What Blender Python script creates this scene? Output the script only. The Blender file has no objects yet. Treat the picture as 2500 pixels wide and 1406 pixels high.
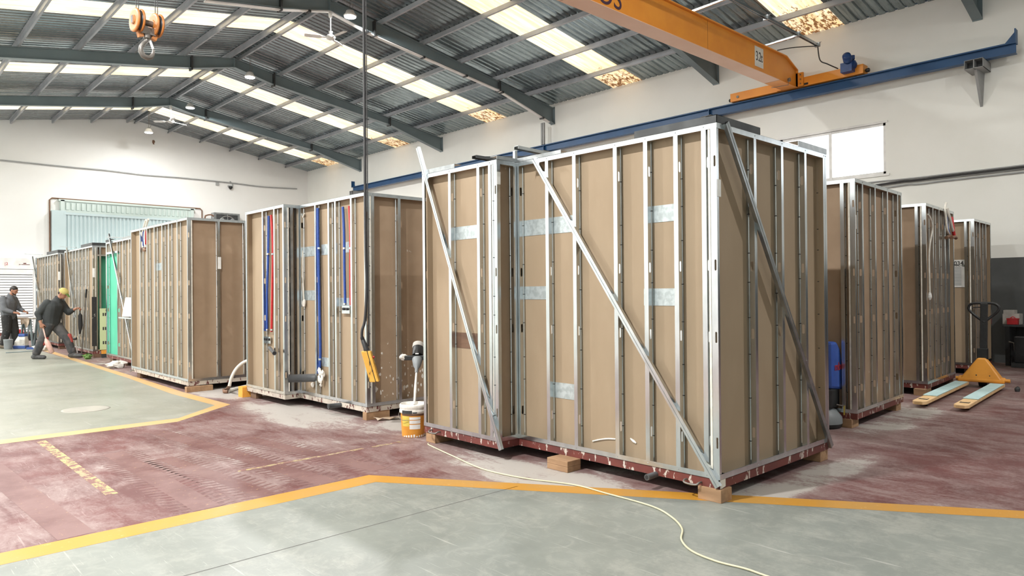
import bpy, math, random
from mathutils import Vector, Matrix, Euler
random.seed(7)
S = bpy.context.scene
COL = S.collection
PI = math.pi
R = math.radians

# ------------------------------------------------------------------ camera
cam_d = bpy.data.cameras.new('camera')
cam = bpy.data.objects.new('camera', cam_d); COL.objects.link(cam)
cam_d.sensor_fit = 'HORIZONTAL'; cam_d.sensor_width = 36.0
cam_d.lens = 36.0 * 1727.8 / 2500.0
cam_d.clip_start = 0.05; cam_d.clip_end = 200
_yaw, _pit, _rol = R(46.855), R(0.270), R(-0.4964)
_f = Vector((math.cos(_yaw)*math.cos(_pit), math.sin(_yaw)*math.cos(_pit), math.sin(_pit)))
_r = Vector((math.sin(_yaw), -math.cos(_yaw), 0)); _u = _r.cross(_f)
_r2 = math.cos(_rol)*_r + math.sin(_rol)*_u; _u2 = _r2.cross(_f)
cam.matrix_world = Matrix(((_r2.x, _u2.x, -_f.x, 0), (_r2.y, _u2.y, -_f.y, 0), (_r2.z, _u2.z, -_f.z, 1.6), (0, 0, 0, 1)))
S.camera = cam

# ------------------------------------------------------------------ world, exposure
W = bpy.data.worlds.new('sky'); S.world = W; W.use_nodes = True
_bg = W.node_tree.nodes['Background']
_sky = W.node_tree.nodes.new('ShaderNodeTexSky'); _sky.sky_type = 'HOSEK_WILKIE'; _sky.turbidity = 5
_sky.sun_direction = Vector((-0.5, -0.4, 0.75)).normalized()
W.node_tree.links.new(_sky.outputs[0], _bg.inputs[0]); _bg.inputs[1].default_value = 1.0
S.view_settings.view_transform = 'Standard'; S.view_settings.look = 'None'
S.view_settings.exposure = -0.38; S.view_settings.gamma = 1.0
S.view_settings.use_curve_mapping = False
LAMP_W = 560.0          # each high bay lamp, watts
SKYLIGHT_L = 1.6       # radiance of the translucent roof sheets

# ------------------------------------------------------------------ node materials
class NT:
    def __init__(s, name):
        s.m = bpy.data.materials.new(name); s.m.use_nodes = True
        s.t = s.m.node_tree; s.b = s.t.nodes['Principled BSDF']; s.out = s.t.nodes['Material Output']
        s._p = None
    def n(s, k, **kw):
        nd = s.t.nodes.new(k)
        for a, v in kw.items(): setattr(nd, a, v)
        return nd
    def put(s, sock, v):
        if hasattr(v, 'is_linked') or isinstance(v, bpy.types.NodeSocket): s.t.links.new(v, sock)
        elif isinstance(v, tuple) and len(v) == 3 and sock.type == 'RGBA': sock.default_value = (*v, 1)
        else: sock.default_value = v
    def pos(s):
        if s._p is None: s._p = s.n('ShaderNodeNewGeometry').outputs['Position']
        return s._p
    def xyz(s):
        q = s.n('ShaderNodeSeparateXYZ'); s.put(q.inputs[0], s.pos()); return q.outputs
    def mapped(s, scale=(1, 1, 1), rot=(0, 0, 0), loc=(0, 0, 0)):
        q = s.n('ShaderNodeMapping'); s.put(q.inputs[0], s.pos())
        q.inputs['Location'].default_value = loc; q.inputs['Rotation'].default_value = rot; q.inputs['Scale'].default_value = scale
        return q.outputs[0]
    def noise(s, scale, detail=4, rough=0.55, vec=None, dist=0.0):
        q = s.n('ShaderNodeTexNoise'); s.put(q.inputs['Vector'], vec if vec is not None else s.pos())
        q.inputs['Scale'].default_value = scale; q.inputs['Detail'].default_value = detail
        q.inputs['Roughness'].default_value = rough; q.inputs['Distortion'].default_value = dist
        return q.outputs[0]
    def ramp(s, v, stops):
        q = s.n('ShaderNodeValToRGB'); s.put(q.inputs[0], v); e = q.color_ramp.elements
        while len(e) < len(stops): e.new(0.5)
        for i, (p, c) in enumerate(stops):
            e[i].position = p; e[i].color = (c, c, c, 1) if not isinstance(c, tuple) else (*c, 1)
        return q.outputs[0]
    def step(s, v, a, b):
        q = s.n('ShaderNodeMapRange'); s.put(q.inputs[0], v)
        q.inputs[1].default_value = a; q.inputs[2].default_value = b; q.interpolation_type = 'SMOOTHSTEP'
        return q.outputs[0]
    def math(s, op, a, b=0.0):
        q = s.n('ShaderNodeMath', operation=op); s.put(q.inputs[0], a); s.put(q.inputs[1], b); return q.outputs[0]
    def mix(s, f, a, b):
        q = s.n('ShaderNodeMix', data_type='RGBA'); s.put(q.inputs[0], f); s.put(q.inputs[6], a); s.put(q.inputs[7], b); return q.outputs[2]
    def bump(s, h, strength=0.2, dist=0.01):
        q = s.n('ShaderNodeBump'); s.put(q.inputs['Height'], h); q.inputs['Strength'].default_value = strength; q.inputs['Distance'].default_value = dist
        s.put(s.b.inputs['Normal'], q.outputs[0])
    def set(s, col=None, rough=None, metal=None):
        if col is not None: s.put(s.b.inputs['Base Color'], col)
        if rough is not None: s.put(s.b.inputs['Roughness'], rough)
        if metal is not None: s.put(s.b.inputs['Metallic'], metal)
        return s.m

def simple(name, a, b=None, scale=6, rough=0.6, metal=0.0, stretch=(1, 1, 1), lo=0.35, hi=0.65):
    t = NT(name)
    if b is None: b = tuple(c*0.85 for c in a)
    t.set(t.mix(t.step(t.noise(scale, 4, vec=t.mapped(stretch)), lo, hi), a, b), rough, metal)
    return t.m

def splashed(name, base, base2, splash, amount, rough=0.6, scale=9, stretch=(1, 1, 0.35), metal=0.0):
    """paint or board with plaster splashes that have a shape of their own"""
    t = NT(name)
    c = t.mix(t.step(t.noise(4, 3), 0.35, 0.65), base, base2)
    a = t.step(t.noise(scale, 5, 0.6, t.mapped(stretch)), amount, amount + 0.03)
    t.set(t.mix(a, c, splash), rough, metal)
    return t.m

M = {}
M['galv'] = simple('galvanised_steel', (0.64, 0.68, 0.70), (0.55, 0.59, 0.61), 14, 0.22, 1.0, (1, 1, 0.25))
M['galv_dull'] = simple('dull_galvanised_steel', (0.42, 0.44, 0.45), (0.33, 0.35, 0.36), 10, 0.32, 0.95)
M['plate'] = simple('mottled_zinc_plate', (0.52, 0.58, 0.59), (0.40, 0.45, 0.46), 22, 0.40, 0.5, lo=0.4, hi=0.62)
M['dark_steel'] = simple('dark_steel', (0.075, 0.08, 0.082), (0.05, 0.053, 0.055), 5, 0.5, 0.5)
M['board'] = simple('tan_board', (0.325, 0.245, 0.162), (0.30, 0.224, 0.146), 3, 0.75, 0, (1, 1, 0.4))
M['board_dark'] = splashed('scuffed_tan_board', (0.335, 0.237, 0.155), (0.305, 0.213, 0.137), (0.50, 0.43, 0.36), 0.70, 0.75, 5, (1, 1, 0.8))
M['board_splash'] = splashed('plaster_splashed_board', (0.335, 0.237, 0.155), (0.305, 0.213, 0.137), (0.78, 0.72, 0.64), 0.66, 0.75, 22, (1, 1, 0.55))
M['board_edge'] = simple('cream_board_edge', (0.72, 0.69, 0.61), None, 20, 0.8)
M['green'] = simple('green_gypsum_board', (0.075, 0.46, 0.29), (0.065, 0.42, 0.26), 2, 0.6)
M['lime'] = simple('pale_green_board', (0.52, 0.60, 0.34), (0.48, 0.56, 0.31), 2, 0.6)
M['redox'] = splashed('red_oxide_painted_steel', (0.15, 0.034, 0.026), (0.11, 0.026, 0.022), (0.52, 0.47, 0.42), 0.575, 0.55, 20, (1, 1, 0.4))
M['redox_white'] = splashed('plastered_red_oxide_steel', (0.52, 0.47, 0.40), (0.40, 0.35, 0.30), (0.11, 0.03, 0.026), 0.56, 0.6, 18, (1, 1, 0.6))
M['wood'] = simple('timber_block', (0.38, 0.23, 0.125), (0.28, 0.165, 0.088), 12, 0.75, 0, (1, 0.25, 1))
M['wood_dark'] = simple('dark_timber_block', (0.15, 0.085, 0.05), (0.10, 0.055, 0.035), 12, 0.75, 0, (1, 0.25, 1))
M['blue_pipe'] = simple('blue_corrugated_sleeve', (0.022, 0.075, 0.33), (0.018, 0.06, 0.27), 30, 0.45)
M['red_pipe'] = simple('red_corrugated_sleeve', (0.50, 0.022, 0.025), (0.42, 0.018, 0.02), 30, 0.45)
M['white_pipe'] = simple('white_flexible_conduit', (0.70, 0.67, 0.60), (0.60, 0.58, 0.52), 15, 0.5)
M['grey_pvc'] = simple('grey_pvc_pipe', (0.10, 0.105, 0.11), (0.085, 0.09, 0.095), 10, 0.45)
M['plaster'] = simple('white_plaster', (0.78, 0.75, 0.70), (0.66, 0.63, 0.57), 30, 0.85)
M['paper'] = simple('white_paper', (0.78, 0.78, 0.75), None, 4, 0.8)
M['ink'] = simple('black_ink', (0.02, 0.02, 0.022), None, 4, 0.7)
M['black'] = simple('black_plastic', (0.014, 0.015, 0.016), (0.02, 0.021, 0.022), 20, 0.42)
M['rubber'] = simple('black_rubber_cable', (0.03, 0.03, 0.032), None, 20, 0.55)
M['crane'] = simple('orange_crane_paint', (0.80, 0.31, 0.035), (0.74, 0.27, 0.03), 1.5, 0.42)
M['crane_sheen'] = simple('crane_paint_with_painted_sheen', (0.80, 0.52, 0.36), (0.76, 0.47, 0.30), 1.2, 0.35)  # peach tone paints in the bright reflection on the orange girder's underside
M['hookor'] = simple('worn_orange_paint', (0.50, 0.17, 0.025), (0.38, 0.15, 0.05), 18, 0.5)
M['crane_blue'] = simple('blue_rail_paint', (0.009, 0.070, 0.19), (0.008, 0.060, 0.165), 2, 0.42)
M['motor_blue'] = simple('blue_motor_paint', (0.012, 0.06, 0.22), (0.01, 0.045, 0.16), 8, 0.4)
M['rafter'] = simple('grey_green_rafter_paint', (0.19, 0.245, 0.26), (0.165, 0.215, 0.23), 1.2, 0.35)
M['purlin'] = simple('galvanised_purlin', (0.42, 0.43, 0.46), (0.35, 0.36, 0.385), 2, 0.38, 0.45)
M['white_paint'] = simple('white_painted_metal', (0.80, 0.80, 0.78), None, 3, 0.45)
M['hook_steel'] = simple('bare_hook_steel', (0.22, 0.20, 0.18), (0.16, 0.15, 0.135), 14, 0.45, 0.6)
M['bracket'] = simple('grey_bracket_paint', (0.36, 0.37, 0.37), (0.30, 0.31, 0.31), 3, 0.6)
M['truck'] = simple('orange_truck_paint', (0.78, 0.33, 0.04), (0.68, 0.28, 0.035), 4, 0.45)
M['truck_worn'] = simple('worn_pale_orange_paint', (0.80, 0.55, 0.30), (0.72, 0.47, 0.22), 10, 0.55)
M['foam'] = simple('pale_aqua_board', (0.50, 0.68, 0.68), (0.44, 0.62, 0.62), 8, 0.6)
M['gate'] = simple('grey_blue_gate_paint', (0.50, 0.62, 0.64), (0.47, 0.59, 0.61), 1, 0.45)
M['gate_top'] = simple('grey_green_gate_paint', (0.52, 0.61, 0.58), (0.48, 0.57, 0.54), 1, 0.5)
M['brown_pipe'] = simple('brown_painted_pipe', (0.20, 0.105, 0.06), (0.16, 0.085, 0.05), 3, 0.5)
M['shutter'] = simple('white_shutter_slat', (0.80, 0.81, 0.82), (0.74, 0.75, 0.76), 3, 0.5)
M['orange_block'] = simple('orange_painted_block', (0.80, 0.36, 0.05), (0.74, 0.32, 0.045), 8, 0.6)
M['yellow'] = splashed('grimy_yellow_plastic', (0.78, 0.46, 0.08), (0.70, 0.38, 0.06), (0.10, 0.05, 0.015), 0.60, 0.5, 40, (1, 1, 0.2))
M['cord'] = simple('beige_cord', (0.62, 0.58, 0.40), None, 5, 0.5)
M['cardboard'] = simple('torn_cardboard', (0.42, 0.31, 0.22), (0.60, 0.50, 0.40), 8, 0.85)
M['plastic_bag'] = simple('crumpled_white_plastic', (0.74, 0.72, 0.68), (0.60, 0.58, 0.54), 10, 0.35)
M['skin'] = simple('tanned_skin', (0.36, 0.17, 0.105), (0.31, 0.14, 0.085), 12, 0.55)
M['hair'] = simple('dark_hair', (0.018, 0.013, 0.011), None, 60, 0.6)
M['jacket'] = splashed('dusty_charcoal_fleece', (0.040, 0.044, 0.045), (0.030, 0.033, 0.034), (0.13, 0.13, 0.125), 0.68, 0.85, 14, (1, 1, 1))
M['jacket_grey'] = simple('grey_work_jacket', (0.115, 0.12, 0.13), (0.09, 0.095, 0.105), 8, 0.85)
M['trousers'] = simple('dusty_grey_work_trousers', (0.035, 0.037, 0.042), (0.085, 0.08, 0.078), 5, 0.85)
M['trousers_paint'] = splashed('paint_spotted_black_trousers', (0.016, 0.016, 0.017), (0.022, 0.021, 0.02), (0.45, 0.43, 0.40), 0.66, 0.85, 24, (1, 1, 1))
M['knee'] = simple('red_knee_pad', (0.38, 0.055, 0.045), None, 9, 0.7)
M['boots'] = simple('scuffed_dark_boot', (0.05, 0.05, 0.052), (0.085, 0.085, 0.085), 14, 0.6)
M['boots_tan'] = simple('dusty_tan_boot', (0.16, 0.13, 0.095), None, 14, 0.7)
M['cap_yellow'] = simple('yellow_cap_cloth', (0.50, 0.42, 0.14), (0.43, 0.36, 0.12), 9, 0.8)
M['cap_green'] = simple('green_cap_peak', (0.13, 0.24, 0.06), None, 9, 0.8)
M['pink'] = simple('pinkish_tool_plastic', (0.62, 0.36, 0.30), (0.66, 0.46, 0.40), 12, 0.6)
M['machine_blue'] = simple('blue_machine_tank', (0.035, 0.10, 0.42), (0.03, 0.085, 0.36), 5, 0.4)
M['machine_grey'] = simple('grey_machine_base', (0.22, 0.24, 0.25), None, 5, 0.5)
M['tag_yellow'] = simple('yellow_tag', (0.72, 0.56, 0.10), None, 5, 0.6)
M['sleeve'] = simple('pale_grey_sweatshirt', (0.48, 0.46, 0.43), (0.40, 0.385, 0.36), 8, 0.9)
M['red_box'] = simple('red_plastic_box', (0.48, 0.025, 0.03), None, 5, 0.4)
M['white_box'] = simple('off_white_carton', (0.52, 0.50, 0.46), (0.42, 0.40, 0.37), 9, 0.8)
M['bag_white'] = simple('white_plaster_bag', (0.62, 0.60, 0.55), (0.52, 0.50, 0.46), 8, 0.7)
M['bag_blue'] = simple('blue_bag_print', (0.045, 0.09, 0.28), None, 8, 0.7)
M['purple'] = simple('dark_purple_letter', (0.055, 0.02, 0.05), None, 8, 0.5)
M['rust'] = simple('rusty_red_metal', (0.16, 0.05, 0.04), None, 8, 0.7)

def emis(name, col, L):
    t = NT(name); t.set((0.8, 0.8, 0.8), 0.5); t.put(t.b.inputs['Emission Color'], col); t.b.inputs['Emission Strength'].default_value = L
    return t.m
M['lamp_glow'] = emis('lamp_lens_light', (0.95, 0.98, 1.0), 30.0)
M['window_glow'] = emis('daylit_window_pane', (0.92, 0.96, 1.0), 2.6)

def wall_mat(name, base, base2, dado=None, dado_z=2.22):
    t = NT(name)
    c = t.mix(t.step(t.noise(0.5, 5, 0.6), 0.35, 0.7), base, base2)
    spots = t.step(t.noise(5.5, 3, 0.6), 0.775, 0.79)
    c = t.mix(t.math('MULTIPLY', spots, 0.35), c, (0.30, 0.26, 0.19))
    if dado:
        z = t.xyz()[2]
        d = t.mix(t.step(t.noise(1.2, 5, 0.6), 0.35, 0.7), dado, tuple(v*0.8 for v in dado))
        c = t.mix(t.math('LESS_THAN', z, dado_z), c, d)
    t.set(c, 0.8); t.bump(t.noise(6, 5), 0.12, 0.01)
    return t.m
M['wall_cream'] = wall_mat('cream_render', (0.83, 0.84, 0.825), (0.79, 0.80, 0.785))
M['wall_right'] = wall_mat('cream_render_grey_dado', (0.83, 0.84, 0.80), (0.79, 0.80, 0.755), (0.085, 0.09, 0.09))

def roof_mat():
    t = NT('galvanised_roof_sheet')
    v = t.mapped((0.35, 5.0, 0.35))
    n1 = t.noise(2.0, 5, 0.6, v); n2 = t.noise(22, 3, 0.6, t.mapped((0.25, 1, 1)))
    c = t.mix(t.step(n1, 0.3, 0.7), (0.20, 0.245, 0.26), (0.36, 0.42, 0.44))
    c = t.mix(t.math('MULTIPLY', t.step(n2, 0.5, 0.8), 0.4), c, (0.09, 0.10, 0.095))
    t.set(c, t.ramp(n1, [(0.3, 0.34), (0.7, 0.20)]), 0.9)
    return t.m
M['roof'] = roof_mat()

def skylight_mat(eave, sgn):
    t = NT('translucent_roof_sheet')
    s = t.noise(3.0, 6, 0.65, t.mapped((0.22, 6.0, 0.4)))
    g = t.noise(9.0, 6, 0.7, t.mapped((0.6, 1.6, 1)))
    x = t.xyz()[0]
    near = t.step(x, eave - 2.4*sgn, eave - 0.1*sgn)
    thr = t.math('SUBTRACT', 0.66, t.math('MULTIPLY', near, 0.22))
    dirt = t.step(t.math('SUBTRACT', g, thr), 0.0, 0.09)
    soot = t.step(t.noise(4.0, 8, 0.75, t.mapped((0.12, 9.0, 0.4), (0, 0, 0), (2, 5, 0)), 0.3), 0.60, 0.70)
    c = t.mix(t.step(s, 0.30, 0.68), (1.0, 0.90, 0.66), (0.80, 0.60, 0.32))
    c = t.mix(t.step(s, 0.55, 0.30), c, (1.0, 0.975, 0.88))
    c = t.mix(t.math('MULTIPLY', near, 0.55), c, (0.78, 0.44, 0.13))
    c = t.mix(t.math('MULTIPLY', soot, 0.6), c, (0.45, 0.30, 0.12))
    c = t.mix(dirt, c, (0.16, 0.07, 0.022))
    t.set(t.mix(dirt, (0.7, 0.66, 0.52), (0.12, 0.06, 0.03)), 0.6)
    t.put(t.b.inputs['Emission Color'], c); t.b.inputs['Emission Strength'].default_value = SKYLIGHT_L
    return t.m
M['skyR'] = skylight_mat(17.8, 1); M['skyL'] = skylight_mat(-4.0, -1)

# ---- floor paints
def dusty(t, base, base2, dust, k, seed):
    c = t.mix(t.step(t.noise(1.3, 5, 0.6), 0.35, 0.65), base, base2)
    big = t.noise(0.9, 9, 0.68, t.mapped((1, 1, 1), (0, 0, 0.3), (seed, 0, 0)), 0.9)
    swp = t.noise(2.6, 9, 0.74, t.mapped((1.9, 0.7, 1), (0, 0, R(-24)), (seed, 3, 0)), 0.8)
    fine = t.noise(30, 5, 0.75)
    m = t.math('ADD', t.math('MULTIPLY', big, 0.52), t.math('MULTIPLY', swp, 0.48))
    m = t.math('ADD', m, t.math('MULTIPLY', t.math('SUBTRACT', fine, 0.5), 0.26))
    return c, m
def scratches(t, amt):
    a = t.noise(3.2, 2, 0.5, t.mapped((9, 0.35, 1), (0, 0, R(38)))); b = t.noise(3.2, 2, 0.5, t.mapped((9, 0.35, 1), (0, 0, R(-52))))
    q = t.math('MAXIMUM', t.step(a, 0.68, 0.74), t.step(b, 0.70, 0.76))
    for k, (rt, sc) in enumerate(((12, 7), (71, 9), (-31, 8), (-80, 11))):
        q = t.math('MAXIMUM', q, t.step(t.noise(sc, 2, 0.5, t.mapped((14, 0.5, 1), (0, 0, R(rt)), (k*3.3, 0, 0)), 0.35), 0.70, 0.75))
    return t.math('MULTIPLY', q, amt)
def floor_red():
    t = NT('dusty_red_floor_paint')
    c, m = dusty(t, (0.125, 0.040, 0.038), (0.095, 0.031, 0.030), None, 0, 0.0)
    x, y, z = t.xyz()
    yard = t.math('MULTIPLY', t.step(x, 3.2, 4.4), t.step(y, 2.2, 3.4))
    m = t.math('ADD', m, t.math('MULTIPLY', yard, 0.07))
    for cx, cy, rx, ry, k in ((5.1, 2.72, .55, .28, .16), (4.35, 4.2, .35, 1.2, .14), (4.3, 8.7, .5, 1.5, .16), (5.4, 7.2, .9, .5, .16), (4.5, 11.5, .6, .8, .14), (6.2, 2.62, 1.1, .2, .14), (9.3, 3.05, 1.2, .3, .12), (3.0, 7.0, 1.0, .7, .07)):
        dx = t.math('DIVIDE', t.math('SUBTRACT', x, cx), rx); dy = t.math('DIVIDE', t.math('SUBTRACT', y, cy), ry)
        q = t.math('ADD', t.math('MULTIPLY', dx, dx), t.math('MULTIPLY', dy, dy))
        m = t.math('ADD', m, t.math('MULTIPLY', t.step(q, 1.5, 0.2), k))
    d = t.step(m, 0.40, 0.62)
    c = t.mix(t.math('MULTIPLY', d, 0.80), c, (0.265, 0.195, 0.183))
    c = t.mix(t.step(m, 0.59, 0.70), c, (0.40, 0.37, 0.34))
    c = t.mix(scratches(t, 0.35), c, (0.45, 0.36, 0.34))
    t.set(c, 0.55); t.bump(t.noise(30, 4), 0.06, 0.004); return t.m
def floor_grey(name, a, b):
    t = NT(name)
    c, m = dusty(t, a, b, None, 0, 5.0)
    c = t.mix(t.math('MULTIPLY', t.step(m, 0.48, 0.64), 0.55), c, (0.325, 0.325, 0.29))
    c = t.mix(t.math('MULTIPLY', t.step(t.noise(4.5, 6, 0.7, None, 1.5), 0.46, 0.66), 0.35), c, (0.30, 0.305, 0.275))
    c = t.mix(t.math('MULTIPLY', t.step(t.noise(2.2, 5, 0.7, t.mapped((1, 1, 1), (0, 0, 0), (9, 2, 0)), 1.0), 0.56, 0.70), 0.35), c, (0.165, 0.18, 0.16))
    c = t.mix(scratches(t, 0.42), c, (0.43, 0.43, 0.395))
    c = t.mix(t.math('MULTIPLY', t.step(t.noise(26, 4, 0.7), 0.68, 0.74), 0.5), c, (0.42, 0.42, 0.385))
    c = t.mix(t.math('MULTIPLY', t.step(t.noise(7, 4, 0.7), 0.73, 0.78), 0.45), c, (0.12, 0.12, 0.11))
    t.set(c, 0.42); t.bump(t.noise(30, 4), 0.05, 0.004); return t.m
def floor_yellow(name, a, b, wear):
    t = NT(name)
    n = t.noise(1.2, 6, 0.65); f = t.noise(20 if wear is None else 11, 4, 0.75)
    c = t.mix(t.step(n, 0.4, 0.62), a, b)
    if wear is not None: c = t.mix(t.step(f, wear, wear + 0.05), c, (0.20, 0.10, 0.09))
    else: c = t.mix(t.math('MULTIPLY', t.step(f, 0.6, 0.7), 0.4), c, (0.62, 0.42, 0.2))
    t.set(c, 0.5); return t.m
M['f_red'] = floor_red(); M['f_grey'] = floor_grey('scuffed_grey_floor_paint', (0.205, 0.221, 0.20), (0.173, 0.188, 0.171)); M['f_aisle'] = floor_grey('dusty_aisle_floor_paint', (0.28, 0.282, 0.235), (0.235, 0.24, 0.20))
M['f_yel'] = floor_yellow('yellow_line_paint', (0.47, 0.225, 0.026), (0.42, 0.225, 0.05), None)
M['f_yel2'] = floor_yellow('dusty_orange_line_paint', (0.55, 0.34, 0.13), (0.50, 0.345, 0.18), None)
M['f_old'] = floor_yellow('flaked_yellow_line', (0.44, 0.37, 0.15), (0.34, 0.27, 0.16), 0.47)
M['f_dust'] = floor_yellow('pale_dust_track', (0.185, 0.102, 0.095), (0.125, 0.055, 0.052), None)
M['f_bare'] = simple('dusty_bare_concrete', (0.33, 0.315, 0.27), (0.28, 0.27, 0.235), 3, 0.7)
M['f_joint'] = simple('floor_joint', (0.10, 0.095, 0.09), None, 10, 0.9)

# ------------------------------------------------------------------ mesh builder
class MB:
    def __init__(s): s.v = []; s.f = []; s.mi = []; s.mats = []; s.sm = []
    def mat(s, m):
        if m not in s.mats: s.mats.append(m)
        return s.mats.index(m)
    def add(s, vs, fs, m=None, smooth=False):
        o = len(s.v); s.v += [tuple(p) for p in vs]; k = s.mat(m) if m else 0
        for f in fs: s.f.append([i + o for i in f]); s.mi.append(k); s.sm.append(smooth)
        return s
    def box(s, a, b, m=None, fr=None):
        (x0, y0, z0), (x1, y1, z1) = a, b
        P = [(x0, y0, z0), (x1, y0, z0), (x1, y1, z0), (x0, y1, z0), (x0, y0, z1), (x1, y0, z1), (x1, y1, z1), (x0, y1, z1)]
        if fr: P = [fr(*p) for p in P]
        return s.add(P, [(0, 3, 2, 1), (4, 5, 6, 7), (0, 1, 5, 4), (1, 2, 6, 5), (2, 3, 7, 6), (3, 0, 4, 7)], m)
    def obox(s, p, q, w, h, up=(0, 0, 1), m=None):
        """bar from p to q, w wide (sideways) and h deep (along up)"""
        p, q = Vector(p), Vector(q); d = (q - p).normalized(); up = Vector(up)
        sd = d.cross(up).normalized(); u2 = sd.cross(d)
        P = []
        for c in (p, q):
            for a, b in ((-1, -1), (1, -1), (1, 1), (-1, 1)): P.append(c + sd*(a*w/2) + u2*(b*h/2))
        return s.add(P, [(0, 1, 2, 3), (7, 6, 5, 4), (0, 4, 5, 1), (1, 5, 6, 2), (2, 6, 7, 3), (3, 7, 4, 0)], m)
    def poly(s, pts, m=None): return s.add(pts, [tuple(range(len(pts)))], m)
    def prism(s, pts, vec, m=None):
        n = len(pts); v = Vector(vec); P = [Vector(p) for p in pts] + [Vector(p) + v for p in pts]
        F = [tuple(range(n))[::-1], tuple(range(n, 2*n))] + [(i, (i+1) % n, n + (i+1) % n, n + i) for i in range(n)]
        return s.add(P, F, m)
    def tube(s, pts, r, n=8, m=None, cap=True, smooth=True, closed=False):
        pts = [Vector(p) for p in pts]; k = len(pts)
        rs = r if isinstance(r, (list, tuple)) else [r]*k
        V = []; prev = None
        for i, p in enumerate(pts):
            if closed: t = pts[(i+1) % k] - pts[i-1]
            else: t = pts[min(i+1, k-1)] - pts[max(i-1, 0)]
            t.normalize()
            if prev is None:
                a = Vector((0, 0, 1)) if abs(t.z) < 0.9 else Vector((1, 0, 0)); x = t.cross(a).normalized()
            else: x = (prev - t*prev.dot(t)).normalized()
            prev = x; y = t.cross(x)
            for j in range(n):
                an = 2*PI*j/n; V.append(p + (x*math.cos(an) + y*math.sin(an))*rs[i])
        F = []
        for i in range(k if closed else k-1):
            i2 = (i+1) % k
            for j in range(n): F.append((i*n+j, i*n+(j+1) % n, i2*n+(j+1) % n, i2*n+j))
        s.add(V, F, m, smooth)
        if cap and not closed: s.add(V[:n], [tuple(range(n))[::-1]], m); s.add(V[-n:], [tuple(range(n))], m)
        return s
    def lathe(s, prof, c=(0, 0, 0), axis=(0, 0, 1), n=20, m=None, smooth=True):
        """prof = (radius, height) pairs"""
        ax = Vector(axis).normalized(); a = Vector((1, 0, 0)) if abs(ax.x) < 0.9 else Vector((0, 1, 0))
        x = ax.cross(a).normalized(); y = ax.cross(x); c = Vector(c); V = []
        for r, h in prof:
            for j in range(n):
                an = 2*PI*j/n; V.append(c + ax*h + (x*math.cos(an) + y*math.sin(an))*max(r, 1e-4))
        F = [(i*n+j, i*n+(j+1) % n, (i+1)*n+(j+1) % n, (i+1)*n+j) for i in range(len(prof)-1) for j in range(n)]
        s.add(V, F, m, smooth)
        s.add(V[:n], [tuple(range(n))[::-1]], m); s.add(V[-n:], [tuple(range(n))], m)
        return s
    def blob(s, c, r, m=None, n=10, jit=0.0, seed=1):
        rnd = random.Random(seed); c = Vector(c); V = []; k = n//2 + 1
        for i in range(k+1):
            ph = PI*i/k
            for j in range(n):
                q = 1 + rnd.uniform(-jit, jit)
                V.append((c.x + r[0]*math.sin(ph)*math.cos(2*PI*j/n)*q, c.y + r[1]*math.sin(ph)*math.sin(2*PI*j/n)*q, c.z + r[2]*math.cos(ph)*q))
        F = [(i*n+j, (i+1)*n+j, (i+1)*n+(j+1) % n, i*n+(j+1) % n) for i in range(k) for j in range(n)]
        return s.add(V, F, m, jit < 0.05)
    def build(s, name, m=None, parent=None, label=None, solid=None, bevel=None):
        me = bpy.data.meshes.new(name); me.from_pydata([tuple(v) for v in s.v], [], s.f)
        ms = s.mats if s.mats else [m]
        for q in ms: me.materials.append(M[q] if isinstance(q, str) else q)
        me.polygons.foreach_set('material_index', s.mi); me.polygons.foreach_set('use_smooth', s.sm); me.update()
        o = bpy.data.objects.new(name, me); COL.objects.link(o)
        if parent is not None: attach(o, parent)
        if label: o['label'] = label
        if solid: md = o.modifiers.new('thickness', 'SOLIDIFY'); md.thickness = solid; md.offset = 0
        if bevel: md = o.modifiers.new('bevel', 'BEVEL'); md.width = bevel; md.segments = 2; md.limit_method = 'ANGLE'
        return o

def worldm(o):
    return o.matrix_basis.copy() if o.parent is None else worldm(o.parent) @ o.matrix_parent_inverse @ o.matrix_basis
def attach(o, parent):
    """parent, keeping the place where the mesh was drawn"""
    o.parent = parent; o.matrix_parent_inverse = worldm(parent).inverted(); return o
def copy_tree(o, parent=None):
    c = o.copy(); COL.objects.link(c)
    if parent is not None: c.parent = parent; c.matrix_parent_inverse = o.matrix_parent_inverse.copy()
    for ch in list(o.children): copy_tree(ch, c)
    return c
def tag(o, label, cat, group=None, kind=None):
    o['label'] = label; o['category'] = cat
    if group: o['group'] = group
    if kind: o['kind'] = kind
    return o
def struct(o): o['kind'] = 'structure'; return o
def thing(name, label, cat, loc=(0, 0, 0), group=None):
    o = bpy.data.objects.new(name, None); COL.objects.link(o); o.location = loc; o.empty_display_size = 0.1
    return tag(o, label, cat, group)
def bez(p, n=10):
    """smooth path through points"""
    P = [Vector(q) for q in p]; out = []
    for i in range(len(P)-1):
        a, b, c, d = P[max(i-1, 0)], P[i], P[i+1], P[min(i+2, len(P)-1)]
        for j in range(n):
            t = j/n
            out.append(0.5*((2*b) + (c-a)*t + (2*a-5*b+4*c-d)*t*t + (3*b-a-3*c+d)*t**3))
    out.append(P[-1]); return out
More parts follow.
